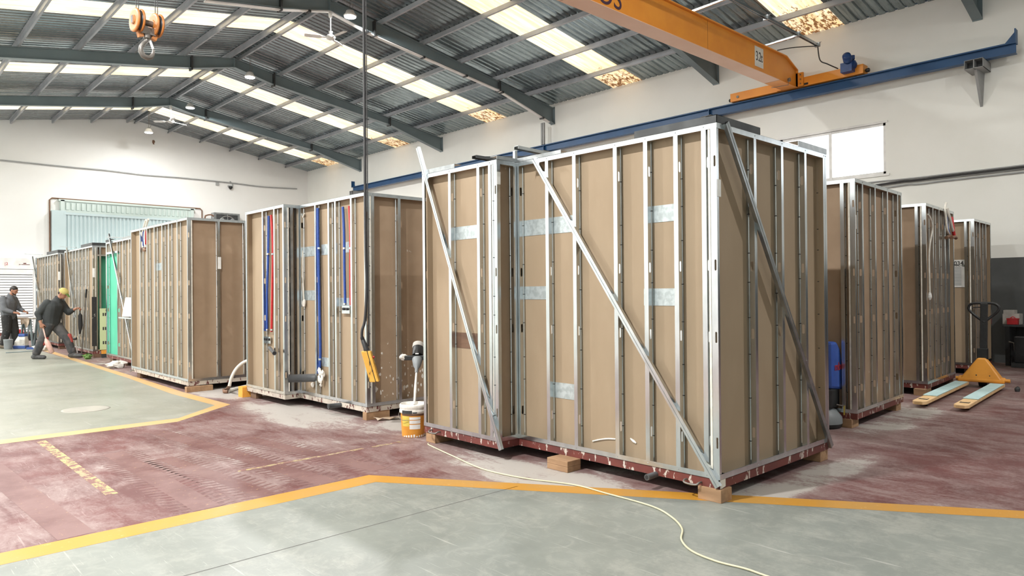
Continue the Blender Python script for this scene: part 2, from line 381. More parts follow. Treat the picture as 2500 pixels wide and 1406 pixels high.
def text(body, size, loc, right, up, mat, parent, name='lettering', depth=0.002, align='CENTER'):
    cu = bpy.data.curves.new(name, 'FONT'); cu.body = body; cu.size = size; cu.extrude = depth; cu.align_x = align; cu.align_y = 'CENTER'
    tmp = bpy.data.objects.new(name, cu); COL.objects.link(tmp); bpy.context.view_layer.update()
    me = bpy.data.meshes.new_from_object(tmp.evaluated_get(bpy.context.evaluated_depsgraph_get())); me.name = name
    bpy.data.objects.remove(tmp); bpy.data.curves.remove(cu)
    me.materials.clear(); me.materials.append(M[mat]); o = bpy.data.objects.new(name, me); COL.objects.link(o)
    r, u = Vector(right).normalized(), Vector(up).normalized(); n = r.cross(u)
    attach(o, parent)
    o.matrix_basis = Matrix(((r.x, u.x, n.x, loc[0]), (r.y, u.y, n.y, loc[1]), (r.z, u.z, n.z, loc[2]), (0, 0, 0, 1)))
    return o

# ================================================================== THE HALL
XR, XL, YB, YF = 17.8, -4.0, 34.78, -9.0      # right wall, left wall, back gable, wall behind
RX, RZ, RS = 9.25, 9.47, 0.166                # ridge and roof pitch
def roofz(x): return RZ - RS*abs(x - RX)

# ---- floor: one slab with its painted zones
def make_floor():
    b = MB()
    b.poly([(XL, YF, 0), (XR, YF, 0), (XR, YB, 0), (XL, YB, 0)], 'f_red')
    z = 0.0006
    b.poly([(XL, YF, z), (11.9, YF, z), (9.0, -3.45, z), (3.24, 5.16, z), (XL, 5.16, z)], 'f_grey')
    b.poly([(XL, 9.62, z), (3.1, 9.62, z), (3.83, 10.34, z), (3.78, 12.1, z), (3.9, 14.9, z), (4.0, 20, z), (4.1, YB, z), (XL, YB, z)], 'f_aisle')
    z = 0.0012
    b.poly([(XL, 5.16, z), (3.24, 5.16, z), (3.32, 5.40, z), (XL, 5.40, z)], 'f_yel')
    b.poly([(3.24, 5.16, z), (9.0, -3.45, z), (9.13, -3.32, z), (3.32, 5.40, z)], 'f_yel')
    z = 0.0012
    b.poly([(XL, 9.36, z), (3.0, 9.36, z), (3.1, 9.62, z), (XL, 9.62, z)], 'f_yel2')
    b.poly([(3.0, 9.36, z), (4.02, 10.26, z), (3.83, 10.34, z), (3.1, 9.62, z)], 'f_yel2')
    b.poly([(4.02, 10.26, z), (3.98, 12.1, z), (3.78, 12.1, z), (3.83, 10.34, z)], 'f_yel2')
    b.poly([(3.98, 12.1, z), (4.06, 14.9, z), (4.16, 20, z), (4.3, 26, z), (4.14, 26, z), (4.0, 20, z), (3.9, 14.9, z), (3.78, 12.1, z)], 'f_yel2')
    # old dashed marks
    for x0, x1, y0, y1 in ((1.49, 1.58, 6.35, 9.23), (2.55, 3.85, 6.33, 6.385), (3.95, 4.3, 6.33, 6.385)):
        b.poly([(x0, y0, z), (x1, y0, z), (x1, y1, z), (x0, y1, z)], 'f_old')
    # saw-cut joints
    for y in (4.22, -1.2): b.poly([(XL, y - .004, z), (4.0, y - .004, z), (4.0, y + .004, z), (XL, y + .004, z)], 'f_joint')
    b.poly([(-0.9, -6, z), (-0.892, -6, z), (-0.892, 5.1, z), (-0.9, 5.1, z)], 'f_joint')
    # dusty tyre tracks with tread teeth across the red paint
    z = 0.0009
    def track(p, q, w, teeth):
        p, q = Vector((*p, z)), Vector((*q, z)); d = (q - p).normalized(); sd = Vector((d.y, -d.x, 0)); L = (q - p).length
        b.poly([p - sd*w/2, p + sd*w/2, q + sd*w/2, q - sd*w/2], 'f_dust')
        if teeth:
            k = int(L/0.085)
            for i in range(k):
                c = p + d*(i + .3)*L/k
                for sg in (-1, 1):
                    e = c + sd*sg*w/2; t = e + sd*sg*0.12 + d*0.03
                    b.poly([e - d*.016, e + d*.016, t + d*.012, t - d*.012] if sg > 0 else [t - d*.012, t + d*.012, e + d*.016, e - d*.016], 'f_dust')
    track((1.95, 5.42), (1.95, 8.0), .20, True); track((2.42, 5.42), (2.25, 7.4), .16, True)
    track((2.95, 5.42), (2.62, 8.9), .20, True); track((1.1, 5.42), (.95, 8.3), .22, False); track((3.5, 5.5), (3.2, 7.8), .18, True)
    struct(b.build('floor'))
make_floor()

# ---- walls
def make_walls():
    wy0, wy1, wz0, wz1 = 6.10, 8.68, 4.29, 5.49       # window opening in the right wall
    T = 0.25
    b = MB()
    va, vb = -6.4, -1.2                                # a second window, out of view behind the camera's right
    for y0, y1, z0, z1 in ((YF - T, va, 0, 9), (va, vb, 0, wz0), (va, vb, wz1, 9), (vb, wy0, 0, 9), (wy1, YB + T, 0, 9), (wy0, wy1, 0, wz0), (wy0, wy1, wz1, 9)):
        b.box((XR, y0, z0), (XR + T, y1, z1 if z1 < 9 else roofz(XR) + 0.02))
    struct(b.build('wall_right', 'wall_right'))
    b = MB()
    b.prism([(XL, YB, 0), (XR, YB, 0), (XR, YB, roofz(XR) + .02), (RX, YB, RZ + .02), (XL, YB, roofz(XL) + .02)], (0, T, 0))
    struct(b.build('wall_back', 'wall_cream'))
    b = MB(); b.prism([(XL, YF, 0), (XL, YF, roofz(XL) + .02), (RX, YF, RZ + .02), (XR, YF, roofz(XR) + .02), (XR, YF, 0)], (0, -T, 0))
    struct(b.build('wall_front', 'wall_right'))
    b = MB(); b.box((XL - T, YF - T, 0), (XL, YB + T, roofz(XL) + .02)); struct(b.build('wall_left', 'wall_cream'))
    # window: frame, mullion and two bright panes
    w = thing('window_1', 'white two-pane window high in the right wall', 'window', (XR, wy0, wz0)); del w['category']; struct(w)
    f = MB(); e = .06; x0, x1 = XR + .02, XR + .10
    f.box((x0, wy0, wz0), (x1, wy0 + e, wz1)); f.box((x0, wy1 - e, wz0), (x1, wy1, wz1))
    f.box((x0, wy0, wz0), (x1, wy1, wz0 + e)); f.box((x0, wy0, wz1 - e), (x1, wy1, wz1)); f.box((x0 - .01, 7.355, wz0), (x1, 7.425, wz1))
    f.box((XR - .02, wy0 - .05, wz1), (XR + .02, wy1 + .05, wz1 + .05)); f.box((XR - .03, wy0 - .08, wz0 - .05), (XR + .02, wy1 + .08, wz0))
    f.build('window_frame', 'white_paint', w)
    for a, c in ((wy0 + e, 7.355), (7.425, wy1 - e)):
        p = MB(); p.box((XR + .06, a, wz0 + e), (XR + .07, c, wz1 - e)); p.build('window_pane', 'window_glow', w)
    w = thing('window_20', 'white window out of view in the right wall', 'window', (XR, va, wz0)); del w['category']; struct(w)
    f = MB(); f.box((x0, va, wz0), (x1, va + e, wz1)); f.box((x0, vb - e, wz0), (x1, vb, wz1)); f.box((x0, va, wz0), (x1, vb, wz0 + e)); f.box((x0, va, wz1 - e), (x1, vb, wz1)); f.build('window_frame', 'white_paint', w)
    p = MB(); p.box((XR + .06, va + e, wz0 + e), (XR + .07, vb - e, wz1 - e)); p.build('window_pane', 'window_glow', w)
make_walls()

# ---- roof: corrugated steel with translucent bands
BANDS = [1.44, 7.58, 13.63, 19.77, 25.97, 32.05]
def rib_profile(y0, y1, pitch=0.212):
    n = max(1, round((y1 - y0)/pitch)); p = (y1 - y0)/n; out = []
    for i in range(n):
        y = y0 + i*p
        out += [(y, 0), (y + p*.16, 0), (y + p*.28, .038), (y + p*.42, .038), (y + p*.54, 0)]
    out.append((y1, 0)); return out
def sheet(b, y0, y1, side):
    pr = rib_profile(y0, y1); xe = XR + .02 if side > 0 else XL - .02
    V = []
    for x in (RX, xe):
        for y, h in pr: V.append((x, y, roofz(x) + h))
    n = len(pr); b.add(V, [(i, i+1, n+i+1, n+i) if side > 0 else (i+1, i, n+i, n+i+1) for i in range(n-1)])
def make_roof():
    b = MB(); ys = [YF]
    for c in BANDS: ys += [c - .57, c + .57]
    ys.append(YB + .02)
    for i in range(0, len(ys), 2):
        for sd in (1, -1): sheet(b, ys[i], ys[i+1], sd)
    o = b.build('ceiling', 'roof'); struct(o)
    n = 2
    for c in BANDS:
        for sd in (1, -1):
            q = MB(); sheet(q, c - .57, c + .57, sd)
            struct(q.build('window_%d' % n, 'skyR' if sd > 0 else 'skyL')); n += 1
    # ridge capping
    q = MB(); q.prism([(RX - .3, YF, roofz(RX - .3) + .045), (RX, YF, RZ + .05), (RX + .3, YF, roofz(RX + .3) + .045), (RX, YF, RZ + .09)], (0, YB - YF, 0))
    struct(q.build('trim_1', 'roof'))
make_roof()

# ---- portal rafters (tapered I beams) and purlins
FR = [4.22 + 6.31*k for k in range(-2, 5)]
ORD = {0: 'out of view farthest behind the photographer', 1: 'out of view just behind the photographer', 2: 'only its haunch showing at the top right corner', 3: 'passing behind the orange crane girder', 4: 'with a cable tray clipped along its underside', 5: 'between the second and third hanging lamps', 6: 'last one before the back gable'}
def make_rafter(i, y):
    t = thing('roof_rafter', 'dark grey tapered steel roof rafter, ' + ORD[i], 'rafter', (RX, y, RZ - .3))
    for sd in (1, -1):
        xe = XR if sd > 0 else XL; k = RX + sd*(6.0 if sd > 0 else 10.6); s = RX + sd*1.35
        st = [(RX, .16, .44), (s, .16, .53), (s + sd*.02, .16, .52), (k, .16, .40), (xe, .16, .68)]
        top = [(x, roofz(x) - a) for x, a, d in st]; bot = [(x, roofz(x) - d) for x, a, d in st]
        w = MB(); F = []; V = []
        for (x, zt), (_, zb) in zip(top, bot): V += [(x, y - .005, zt), (x, y - .005, zb), (x, y + .005, zt), (x, y + .005, zb)]
        for j in range(len(st)-1):
            a, c = 4*j, 4*j+4; F += [(a, a+1, c+1, c), (a+2, c+2, c+3, a+3), (a, c, c+2, a+2), (a+1, a+3, c+3, c+1)]
        w.add(V, F)
        for line in (top, bot):
            for j in range(len(line)-1): w.obox((line[j][0], y, line[j][1]), (line[j+1][0], y, line[j+1][1]), .19, .014)
        w.obox((xe - sd*.01, y, roofz(xe) - .10), (xe - sd*.01, y, roofz(xe) - .70), .19, .02, (1, 0, 0))
        # long flange edge lip that reads lighter near the splice
        w.build('rafter_beam', 'rafter', t)
        for x in (s, k):
            zt, zb = roofz(x) - .15, roofz(x) - (.56 if x == s else .43)
            p = MB(); p.box((x - .025, y - .115, zb - .03), (x + .025, y + .115, zt + .01)); p.build('splice_plate', 'dark_steel', t)
    p = MB(); p.box((RX - .01, y - .10, RZ - .46), (RX + .01, y + .10, RZ - .15)); p.build('apex_plate', 'rafter', t)
    if i == 4:
        q = MB()
        seg = [(RX - 3.2, .54), (RX - 1.35, .56), (RX, .475), (RX + 1.35, .56), (RX + 6.0, .435), (XR - .25, .70)]
        L = [(x, y - .03, roofz(x) - d) for x, d in seg]
        for a, e in zip(L, L[1:]): q.obox(a, e, .12, .03)
        q.build('cable_tray', 'white_paint', t)
        for x, d in ((RX - .6, .53), (RX + 1.1, .56), (RX + 3.0, .52), (RX + 4.6, .475), (RX + 6.1, .45), (XR - .6, .67)):
            z = roofz(x) - d; c = MB(); c.box((x - .03, y - .14, z - .04), (x + .03, y + .04, z + .02)); c.build('tray_clamp', 'black', t)
for i, y in enumerate(FR): make_rafter(i, y)

NUM = ['first', 'second', 'third', 'fourth', 'fifth', 'sixth', 'seventh', 'eighth', 'ninth']
def make_purlins():
    for sd, offs in ((1, [.18, 1.59, 3.02, 4.44, 5.89, 7.32]), (-1, [.18, 1.59, 3.02, 4.46, 5.9, 7.35, 8.8, 10.3, 11.8])):
        for k, o in enumerate(offs):
            x = RX + sd*o; b = MB(); z = roofz(x) - .005
            def P(dx, dz): return (x + dx*sd, YF + .01, z + dz - RS*dx)
            # Z section: web and two flanges
            prof = [P(-.004, 0), P(.055, 0), P(.055, -.008), P(.004, -.008), P(.004, -.152), P(-.055, -.152), P(-.055, -.160), P(-.004, -.160)]
            b.prism(prof if sd > 0 else prof[::-1], (0, YB - YF - .02, 0))
            w = NUM[k] + ' from the ridge on the ' + ('right' if sd > 0 else 'left') + ' roof slope'
            tag(b.build('purlin', 'purlin'), 'long grey steel purlin, ' + w, 'purlin', None)
make_purlins()

# ---- high bay lamps
def make_lamp(x, y, z, zt, label, group=None, power=1.0):
    t = thing('high_bay_lamp', label, 'lamp', (x, y, z), group)
    b = MB(); b.lathe([(.05, .16), (.10, .14), (.13, .06), (.17, .02), (.17, 0), (.155, -.012)], (x, y, z), n=24); b.build('lamp_housing', 'white_paint', t)
    b = MB(); b.lathe([(.150, 0), (.15, -.014)], (x, y, z - .012), n=24); b.build('lamp_lens', 'lamp_glow', t)
    b = MB(); b.tube([(x, y, z + .16), (x, y, zt)], .006, 6); b.tube(bez([(x + .02, y, z + .16), (x + .09, y, z + .3), (x + .02, y, z + .42), (x + .06, y, zt)]), .006, 6)
    b.tube([(x + .03*math.cos(a), y, z + .19 + .03*math.sin(a)) for a in [i*PI/5 for i in range(10)]], .006, 5, closed=True)
    b.build('lamp_hanger', 'hook_steel', t)
    ld = bpy.data.lights.new('lamp_light', 'AREA'); ld.shape = 'DISK'; ld.size = .3; ld.energy = LAMP_W*power; ld.color = (1.0, .99, .97); ld.spread = R(180)
    lo = bpy.data.objects.new('lamp_light', ld); COL.objects.link(lo); lo.location = (x, y, z - .04); attach_light(lo, t)
def attach_light(lo, t):
    mb = lo.matrix_basis.copy(); lo.parent = t; lo.matrix_parent_inverse = worldm(t).inverted()
LL = ['nearest bright high bay lamp, hanging beside the near ceiling fan', 'second bright high bay lamp hanging under the ridge', 'third bright high bay lamp hanging under the ridge', 'farthest bright high bay lamp, hanging in front of the back gable']
for (x, y, z), l in zip(((9.63, 16.4, 8.86), (9.56, 22.6, 8.66), (9.72, 28.6, 8.86), (9.253, 32.200, 8.439)), LL): make_lamp(x, y, z, roofz(x) - .10, l, None, .3 if y > 30 else 1.5)
for k, (x, y, z) in enumerate(((9.6, 10.2, 8.7), (9.6, 4.0, 8.7), (9.6, -2.3, 8.5), (-.6, 4.6, 7.2), (-.6, 11.0, 7.2), (-.6, 17.2, 7.2), (-.6, 23.6, 7.2), (-.6, 29.6, 7.2), (-.6, -3.0, 7.2))):
    make_lamp(x, y, z, roofz(x) - .10, 'bright high bay lamp out of view, %s from the right in the %s row' % (NUM[k if k < 3 else k - 3], 'ridge' if k < 3 else 'camera-side'), None, (.75, .35, 1.2, 2.2, 1.6, 1.6, 1.6, 1.6, .4)[k])

# ---- ceiling fans under the ridge
def make_fan(x, y, zt, z, a0, label):
    t = thing('ceiling_fan', label, 'fan', (x, y, z))
    b = MB(); b.lathe([(.02, 0), (.055, -.02), (.045, -.15), (.02, -.17)], (x, y, zt), n=14); b.tube([(x, y, zt - .15), (x, y, z + .12)], .014, 8)
    b.lathe([(.05, .16), (.04, .06)], (x, y, z), n=14); b.build('down_rod', 'white_paint', t)
    b = MB(); b.lathe([(.03, .07), (.10, .05), (.125, .01), (.11, -.035), (.05, -.06)], (x, y, z), n=20); b.build('motor', 'white_paint', t)
    for k in range(3):
        a = R(a0 + 120*k); d = Vector((math.cos(a), math.sin(a), 0)); s = Vector((-d.y, d.x, .22)).normalized(); c = Vector((x, y, z))
        b = MB(); P = []
        for r, w in ((.10, .03), (.22, .035), (.26, .075), (.60, .075), (.66, .06)):
            for sg in (-1, 1):
                for h in (-.004, .004): P.append(c + d*r + s*w*sg + Vector((0, 0, h)))
        F = []
        for i in range(4):
            o = 4*i; n = o + 4; F += [(o, n, n+2, o+2), (o+1, o+3, n+3, n+1), (o, o+1, n+1, n), (o+2, n+2, n+3, o+3)]
        F += [(0, 2, 3, 1), (16, 17, 19, 18)]; b.add(P, F); b.build('blade', 'white_paint', t)
make_fan(9.25, 16.75, 8.98, 8.30, 35, 'near white three-blade ceiling fan hanging from the cable-tray rafter')
make_fan(9.2, 29.2, 8.98, 8.34, 20, 'far white three-blade ceiling fan near the back gable')

# ================================================================== CRANE AND RIGHT WALL
def i_beam(b, p, q, h, w, tf=.014, m=None):
    """p, q = centres of the top face"""
    p, q = Vector(p), Vector(q); z = Vector((0, 0, 1))
    b.obox(p - z*tf/2, q - z*tf/2, w, tf, m=m); b.obox(p - z*(h - tf/2), q - z*(h - tf/2), w, tf, m=m); b.obox(p - z*h/2, q - z*h/2, .014, h - 2*tf, m=m)
def make_rail():
    X = 17.47; y0, y1, zt, h = 3.47, 29.6, 6.60, .22
    t = thing('crane_rail', 'long blue steel crane rail beam along the right wall', 'beam', (X, 16, zt))
    b = MB(); i_beam(b, (X, y0, zt), (X, y1, zt), h, .17, .016); b.box((X - .025, y0, zt), (X + .025, y1, zt + .03)); b.build('rail_beam', 'crane_blue', t)
    for y, s in ((y0, 1), (y1, -1)):
        e = MB(); e.box((X - .09, y - .01, zt - .02), (X + .09, y + .012, zt + .28))
        e.prism([(X - .008, y, zt), (X - .008, y + s*.22, zt), (X - .008, y, zt + .26)], (.016, 0, 0)); e.build('end_stop', 'crane_blue', t)
    j = MB()
    for y in (10.53, 16.92, 23.2): j.box((X - .087, y - .012, zt - h + .016), (X - .006, y + .012, zt - .016))
    j.build('joint_plate', 'crane_blue', t)
    lab = {4.16: 'grey twin-tube wall bracket at the right end of the blue crane rail', 10.50: 'grey twin-tube wall bracket under the blue rail, above the near dark flashing corner',
           16.86: 'grey twin-tube wall bracket under the blue rail at the foot of the grey post', 29.3: 'grey twin-tube wall bracket at the far left end of the blue rail'}
    for y, l in lab.items():
        t2 = thing('rail_bracket', l, 'bracket', (X, y, zt - h - .1), 'crane rail brackets')
        b = MB(); z1, z0 = zt - h - .002 + (.10 if y < 5 else 0), zt - h - .19
        if y < 5: z1 = zt - h - .002
        for k in (-1, 1):
            c = y + k*.085; th = .008
            for a, e in (((17.2, c - .085, z0), (XR + .01, c - .085 + th, z1)), ((17.2, c + .085 - th, z0), (XR + .01, c + .085, z1)), ((17.2, c - .085, z0), (XR + .01, c + .085, z0 + th)), ((17.2, c - .085, z1 - th), (XR + .01, c + .085, z1))): b.box(a, e, 'bracket')
            b.box((17.42, c - .08, z0 + .008), (17.44, c + .08, z1 - .008), 'dark_steel')
        b.build('bracket_tube', None, t2)
        g = MB(); g.prism([(17.35, y - .02, z0), (XR + .01, y - .06, z0), (XR + .01, y - .02, z0 - .72), (17.72, y - .02, z0 - .62)], (0, .05, 0)); g.build('bracket_leg', 'bracket', t2)
    t = thing('steel_post', 'slim grey twin post between the roof rafter and the blue rail', 'post', (17.45, 16.92, 6.6))
    b = MB(); b.box((17.40, 16.90, 6.633), (17.46, 16.96, 7.38)); b.build('post_tube', 'bracket', t); b = MB(); b.box((17.40, 16.99, 6.633), (17.46, 17.05, 7.38)); b.build('post_tube', 'bracket', t)
make_rail()

def make_crane():
    t = thing('overhead_crane', 'orange overhead travelling crane girder spanning the hall', 'crane', (8, 8.16, 6.64))
    y0, y1, zb, zt, xe = 8.0, 8.33, 6.64, 7.29, 17.28
    xa = -1.4; prof = [(xa, zb), (xe, zb), (xe, 7.06), (16.74, zt - .03), (xa, zt - .03)]
    b = MB(); b.prism([(x, y0, z) for x, z in prof], (0, y1 - y0, 0))
    b.box((xa, y0 - .05, zt - .03), (16.74, y1 + .05, zt)); b.obox((16.72, 8.165, zt - .015), (xe + .02, 8.165, 7.055), .43, .03, (0, 0, 1)); b.box((xe, y0 - .05, zb), (xe + .03, y1 + .05, 7.06))
   
    b.build('girder', 'crane', t, bevel=.004)
    b = MB(); b.box((xa, y0 - .03, zb - .012), (16.35, y1 + .03, zb - .0005)); b.build('bottom_plate', 'crane_sheen', t, 'bottom plate of the girder, bright reflection painted into its colour'); b = MB(); b.box((16.352, y0 - .03, zb - .012), (xe, y1 + .03, zb - .0005)); b.build('end_plate', 'crane', t)
    b = MB()
    for x in (5.9, 13.2): b.box((x, y0 - .003, zb), (x + .004, y0, zt - .03))
    for x in (9.02, 16.35): b.box((x, y0 - .03, zb - .0135), (x + .008, y1 + .03, zb - .012))
    b.build('weld_seam', 'rust', t)
    ya, yb = 6.42, 9.84; X0, X1, z0, z1 = 17.34, 17.62, 6.64, 6.86
    b = MB(); b.box((X0, ya, z0), (X1, yb, z1)); b.box((xe, y0 - .18, zb), (X0, y1 + .18, 6.98)); b.build('end_carriage', 'crane', t, bevel=.004)
    b = MB()
    for i in range(3):
        for y in (y0 - .12, y1 + .12): b.lathe([(.016, 0), (.016, .02)], (xe - .01, y, 6.70 + .11*i), (-1, 0, 0), 8)
    b.build('flange_bolt', 'hook_steel', t)
    for y in (ya + .22, yb - .22):
        b = MB(); b.lathe([(.105, -.04), (.105, .04)], (17.47, y, 6.739), (1, 0, 0), 20); b.lathe([(.035, -.15), (.035, .15)], (17.47, y, 6.74), (1, 0, 0), 12); b.build('wheel', 'hook_steel', t)
    for y, s in ((ya, -1), (yb, 1)):
        b = MB(); b.lathe([(.02, 0), (.045, .02), (.05, .08), (.035, .10)], (17.47, y, 6.72), (0, s, 0), 12); b.build('buffer', 'black', t)
    m = MB(); m.lathe([(.05, -.20), (.095, -.18), (.10, .0), (.105, .02), (.085, .05)], (17.12, 6.68, 6.97), (1, .25, -.2), 16); m.lathe([(.10, -.03), (.13, .02), (.11, .12), (.07, .16)], (17.24, 6.66, 6.87), (1, 0, 0), 14)
    m.box((17.14, 6.60, 6.70), (17.36, 6.86, 6.92)); m.lathe([(.05, 0), (.05, .09)], (17.2, 6.6, 6.97), (0, 0, 1), 10); m.build('travel_motor', 'motor_blue', t)
    s = MB(); sx0, sx1 = 15.20, 15.60
    s.box((sx0, y0 - .006, 6.74), (sx1, y0 - .001, 7.20)); sg = s.build('load_sign', 'paper', t, 'white plate reading 3.2t')
    text('3.2t', .27, ((sx0 + sx1)/2, y0 - .008, 6.97), (1, 0, 0), (0, 0, 1), 'ink', sg, 'sign_text').scale = (.75, 1.15, 1)
    text('OS', .56, (9.95, y0 - .004, 6.86), (1, 0, 0), (0, 0, 1), 'purple', t, 'girder_lettering')
    b = MB(); b.box((17.335, 7.72, 6.66), (17.339, 7.86, 6.71)); b.build('nameplate', 'ink', t)
    # limit switch under the end
    b = MB(); b.lathe([(.045, 0), (.05, .05)], (16.75, y0 - .05, 6.70), (0, -1, 0), 12); b.tube([(16.75, y0 - .06, 6.70), (16.75, y0 - .06, 6.58), (16.75, y1 + .05, 6.60)], .008, 6); b.build('limit_switch', 'hook_steel', t)
    # festoon arms and cable track
    for x in (4.5, 8.6, 12.7, 15.76): ar = MB(); ar.obox((x, y0 + .1, 7.33), (x, 7.22, 7.36), .04, .04); ar.build('track_arm', 'galv', t)
    c = MB()
    c.box((xa, 7.22, 7.36), (16.8, 7.226, 7.41)); c.box((xa, 7.274, 7.36), (16.8, 7.28, 7.41)); c.box((xa, 7.22, 7.41), (16.8, 7.28, 7.416)); c.build('cable_track', 'galv', t)
    for x in (4.5, 8.6, 12.7, 14.3, 15.76, 16.8):
        k = MB(); k.box((x - .03, 7.19, 7.34), (x + .03, 7.31, 7.44)); k.tube([(x - .02, 7.19, 7.40), (x - .02, 7.15, 7.44)], .008, 6); k.build('track_clamp', 'galv_dull', t)
    w = MB(); w.tube(bez([(16.8, 7.24, 7.36), (16.3, 7.6, 7.30), (16.2, 7.95, 7.30)]), .012, 6); w.tube(bez([(16.82, 7.25, 7.36), (16.92, 7.24, 7.05), (17.0, 7.1, 6.94), (17.35, 7.0, 6.88)]), .014, 6); w.build('feed_cable', 'rubber', t)
    # hook block on four ropes
    hx, hy = 2.335, 8.16
    h = thing('hook_block', 'orange twin-sheave crane hook block hanging on four wire ropes', 'crane hook', (hx, hy, 4.5))
    A = Vector((math.cos(R(7)), math.sin(R(7)), 0)); Cn = Vector((hx, hy, 4.50)); T = Vector((-A.y, A.x, 0))
    for sg in (-1, 1):
        c = Cn + A*sg*.098; b = MB()
        for o in (-.026, .026): b.lathe([(.10, -.012), (.122, -.010), (.126, 0), (.122, .010), (.10, .012)], c + A*o, A, 24)
        for o in (-.04, .04): b.lathe([(.03, -.004), (.05, .0), (.045, .006)], c + A*(o), A, 14)
        b.obox(c - A*.0 + Vector((0, 0, -.06)), c - A*sg*.035 + Vector((0, 0, -.165)), .05, .05); b.build('sheave_guard', 'hookor', h)
        b = MB(); b.lathe([(.112, -.014), (.10, 0), (.112, .014)], c, A, 24); b.build('sheave', 'black', h)
        b = MB(); b.box((-.02, -.02, -.04), (.02, .02, .04), fr=lambda x, y, z: c + A*(sg*.05 + x*.4) + T*y + Vector((0, 0, z))); b.build('axle_plate', 'galv', h)
        for o in (-1, 1):
            b = MB(); p = c + T*o*.028 + A*.0; b.tube([p + Vector((0, 0, .1)), p + Vector((0, 0, 2.045))], .0045, 6); b.build('wire_rope', 'rubber', h)
    b = MB(); b.lathe([(.032, -.08), (.032, .08)], Cn, A, 16); b.obox(Cn - A*.075 + Vector((0, 0, -.09)), Cn + A*.075 + Vector((0, 0, -.09)), .07, .075); b.lathe([(.035, 0), (.04, .05)], Cn + Vector((0, 0, -.165)), n=14); b.build('crosshead', 'hook_steel', h)
    pts = [(0, -.15), (-.004, -.19), (-.035, -.225), (-.062, -.27), (-.064, -.32), (-.04, -.36), (0, -.372), (.04, -.355), (.062, -.315), (.066, -.28), (.064, -.25)]
    rs = [.018, .018, .02, .024, .027, .029, .028, .024, .018, .013, .006]
    P = [Cn + A*x + Vector((0, 0, z)) for x, z in pts]; b = MB(); b.tube(P, rs, 12); b.build('hook', 'hook_steel', h)
    b = MB(); b.obox(Cn + A*.03 + Vector((0, 0, -.18)), Cn + A*.062 + Vector((0, 0, -.262)), .03, .012); b.build('safety_latch', 'white_paint', h)
    # trolley and hoist above (out of frame)
    b = MB(); b.box((hx - .5, 7.9, 6.55), (hx + .5, 8.45, 6.63)); b.build('hoist_trolley', 'crane', t)
    # pendant
    px, py = 4.44, 7.25
    p = thing('pendant_control', 'yellow push-button crane pendant hanging on a long black cable', 'crane control', (px, py, .8))
    b = MB(); b.tube(bez([(px, py, 7.33), (px, py, 5.0), (px, py, 2.4), (px + .01, py, 1.70), (px - .015, py, 1.30), (px - .05, py + .01, 1.16), (px - .055, py + .01, 1.07)]), .017, 8); b.build('pendant_cable', 'rubber', p)
    b = MB(); b.tube([(px + .012, py - .03, 7.33), (px + .014, py - .03, 1.12)], .006, 6); b.tube([(px + .012, py - .03, 1.14), (px + .012, py - .02, .97)], .012, 6); b.build('strain_wire', 'rubber', p)
    D = Vector((.20, -.19, -1)).normalized(); t0 = Vector((px - .055, py + .01, 1.08)); b = MB()
    b.lathe([(.021, 0), (.024, .03), (.022, .035), (.026, .04), (.030, .14), (.034, .15), (.034, .17)], t0, D + Vector((.06, -.05, 0)), 12); b.build('cable_boot', 'black', p)
    s = Vector((.73, -.68, 0)); u = D.cross(s).normalized(); c0 = t0 + D*.17 + s*.010; L = .375
    def fr(x, y, z): return c0 + s*x + u*y + D*z
    b = MB(); b.box((-.058, -.045, 0), (.012, .045, L), fr=fr); b.box((.016, -.045, 0), (.052, .045, L - .005), fr=fr); b.build('button_box', 'yellow', p, bevel=.008)
    b = MB(); b.box((.010, -.043, .002), (.018, .043, L - .004), fr=fr); b.build('gasket', 'black', p)
    b = MB(); b.lathe([(.014, 0), (.014, .02)], fr(.052, 0, .075), s, 10); b.build('push_button', 'red_box', p)
make_crane()

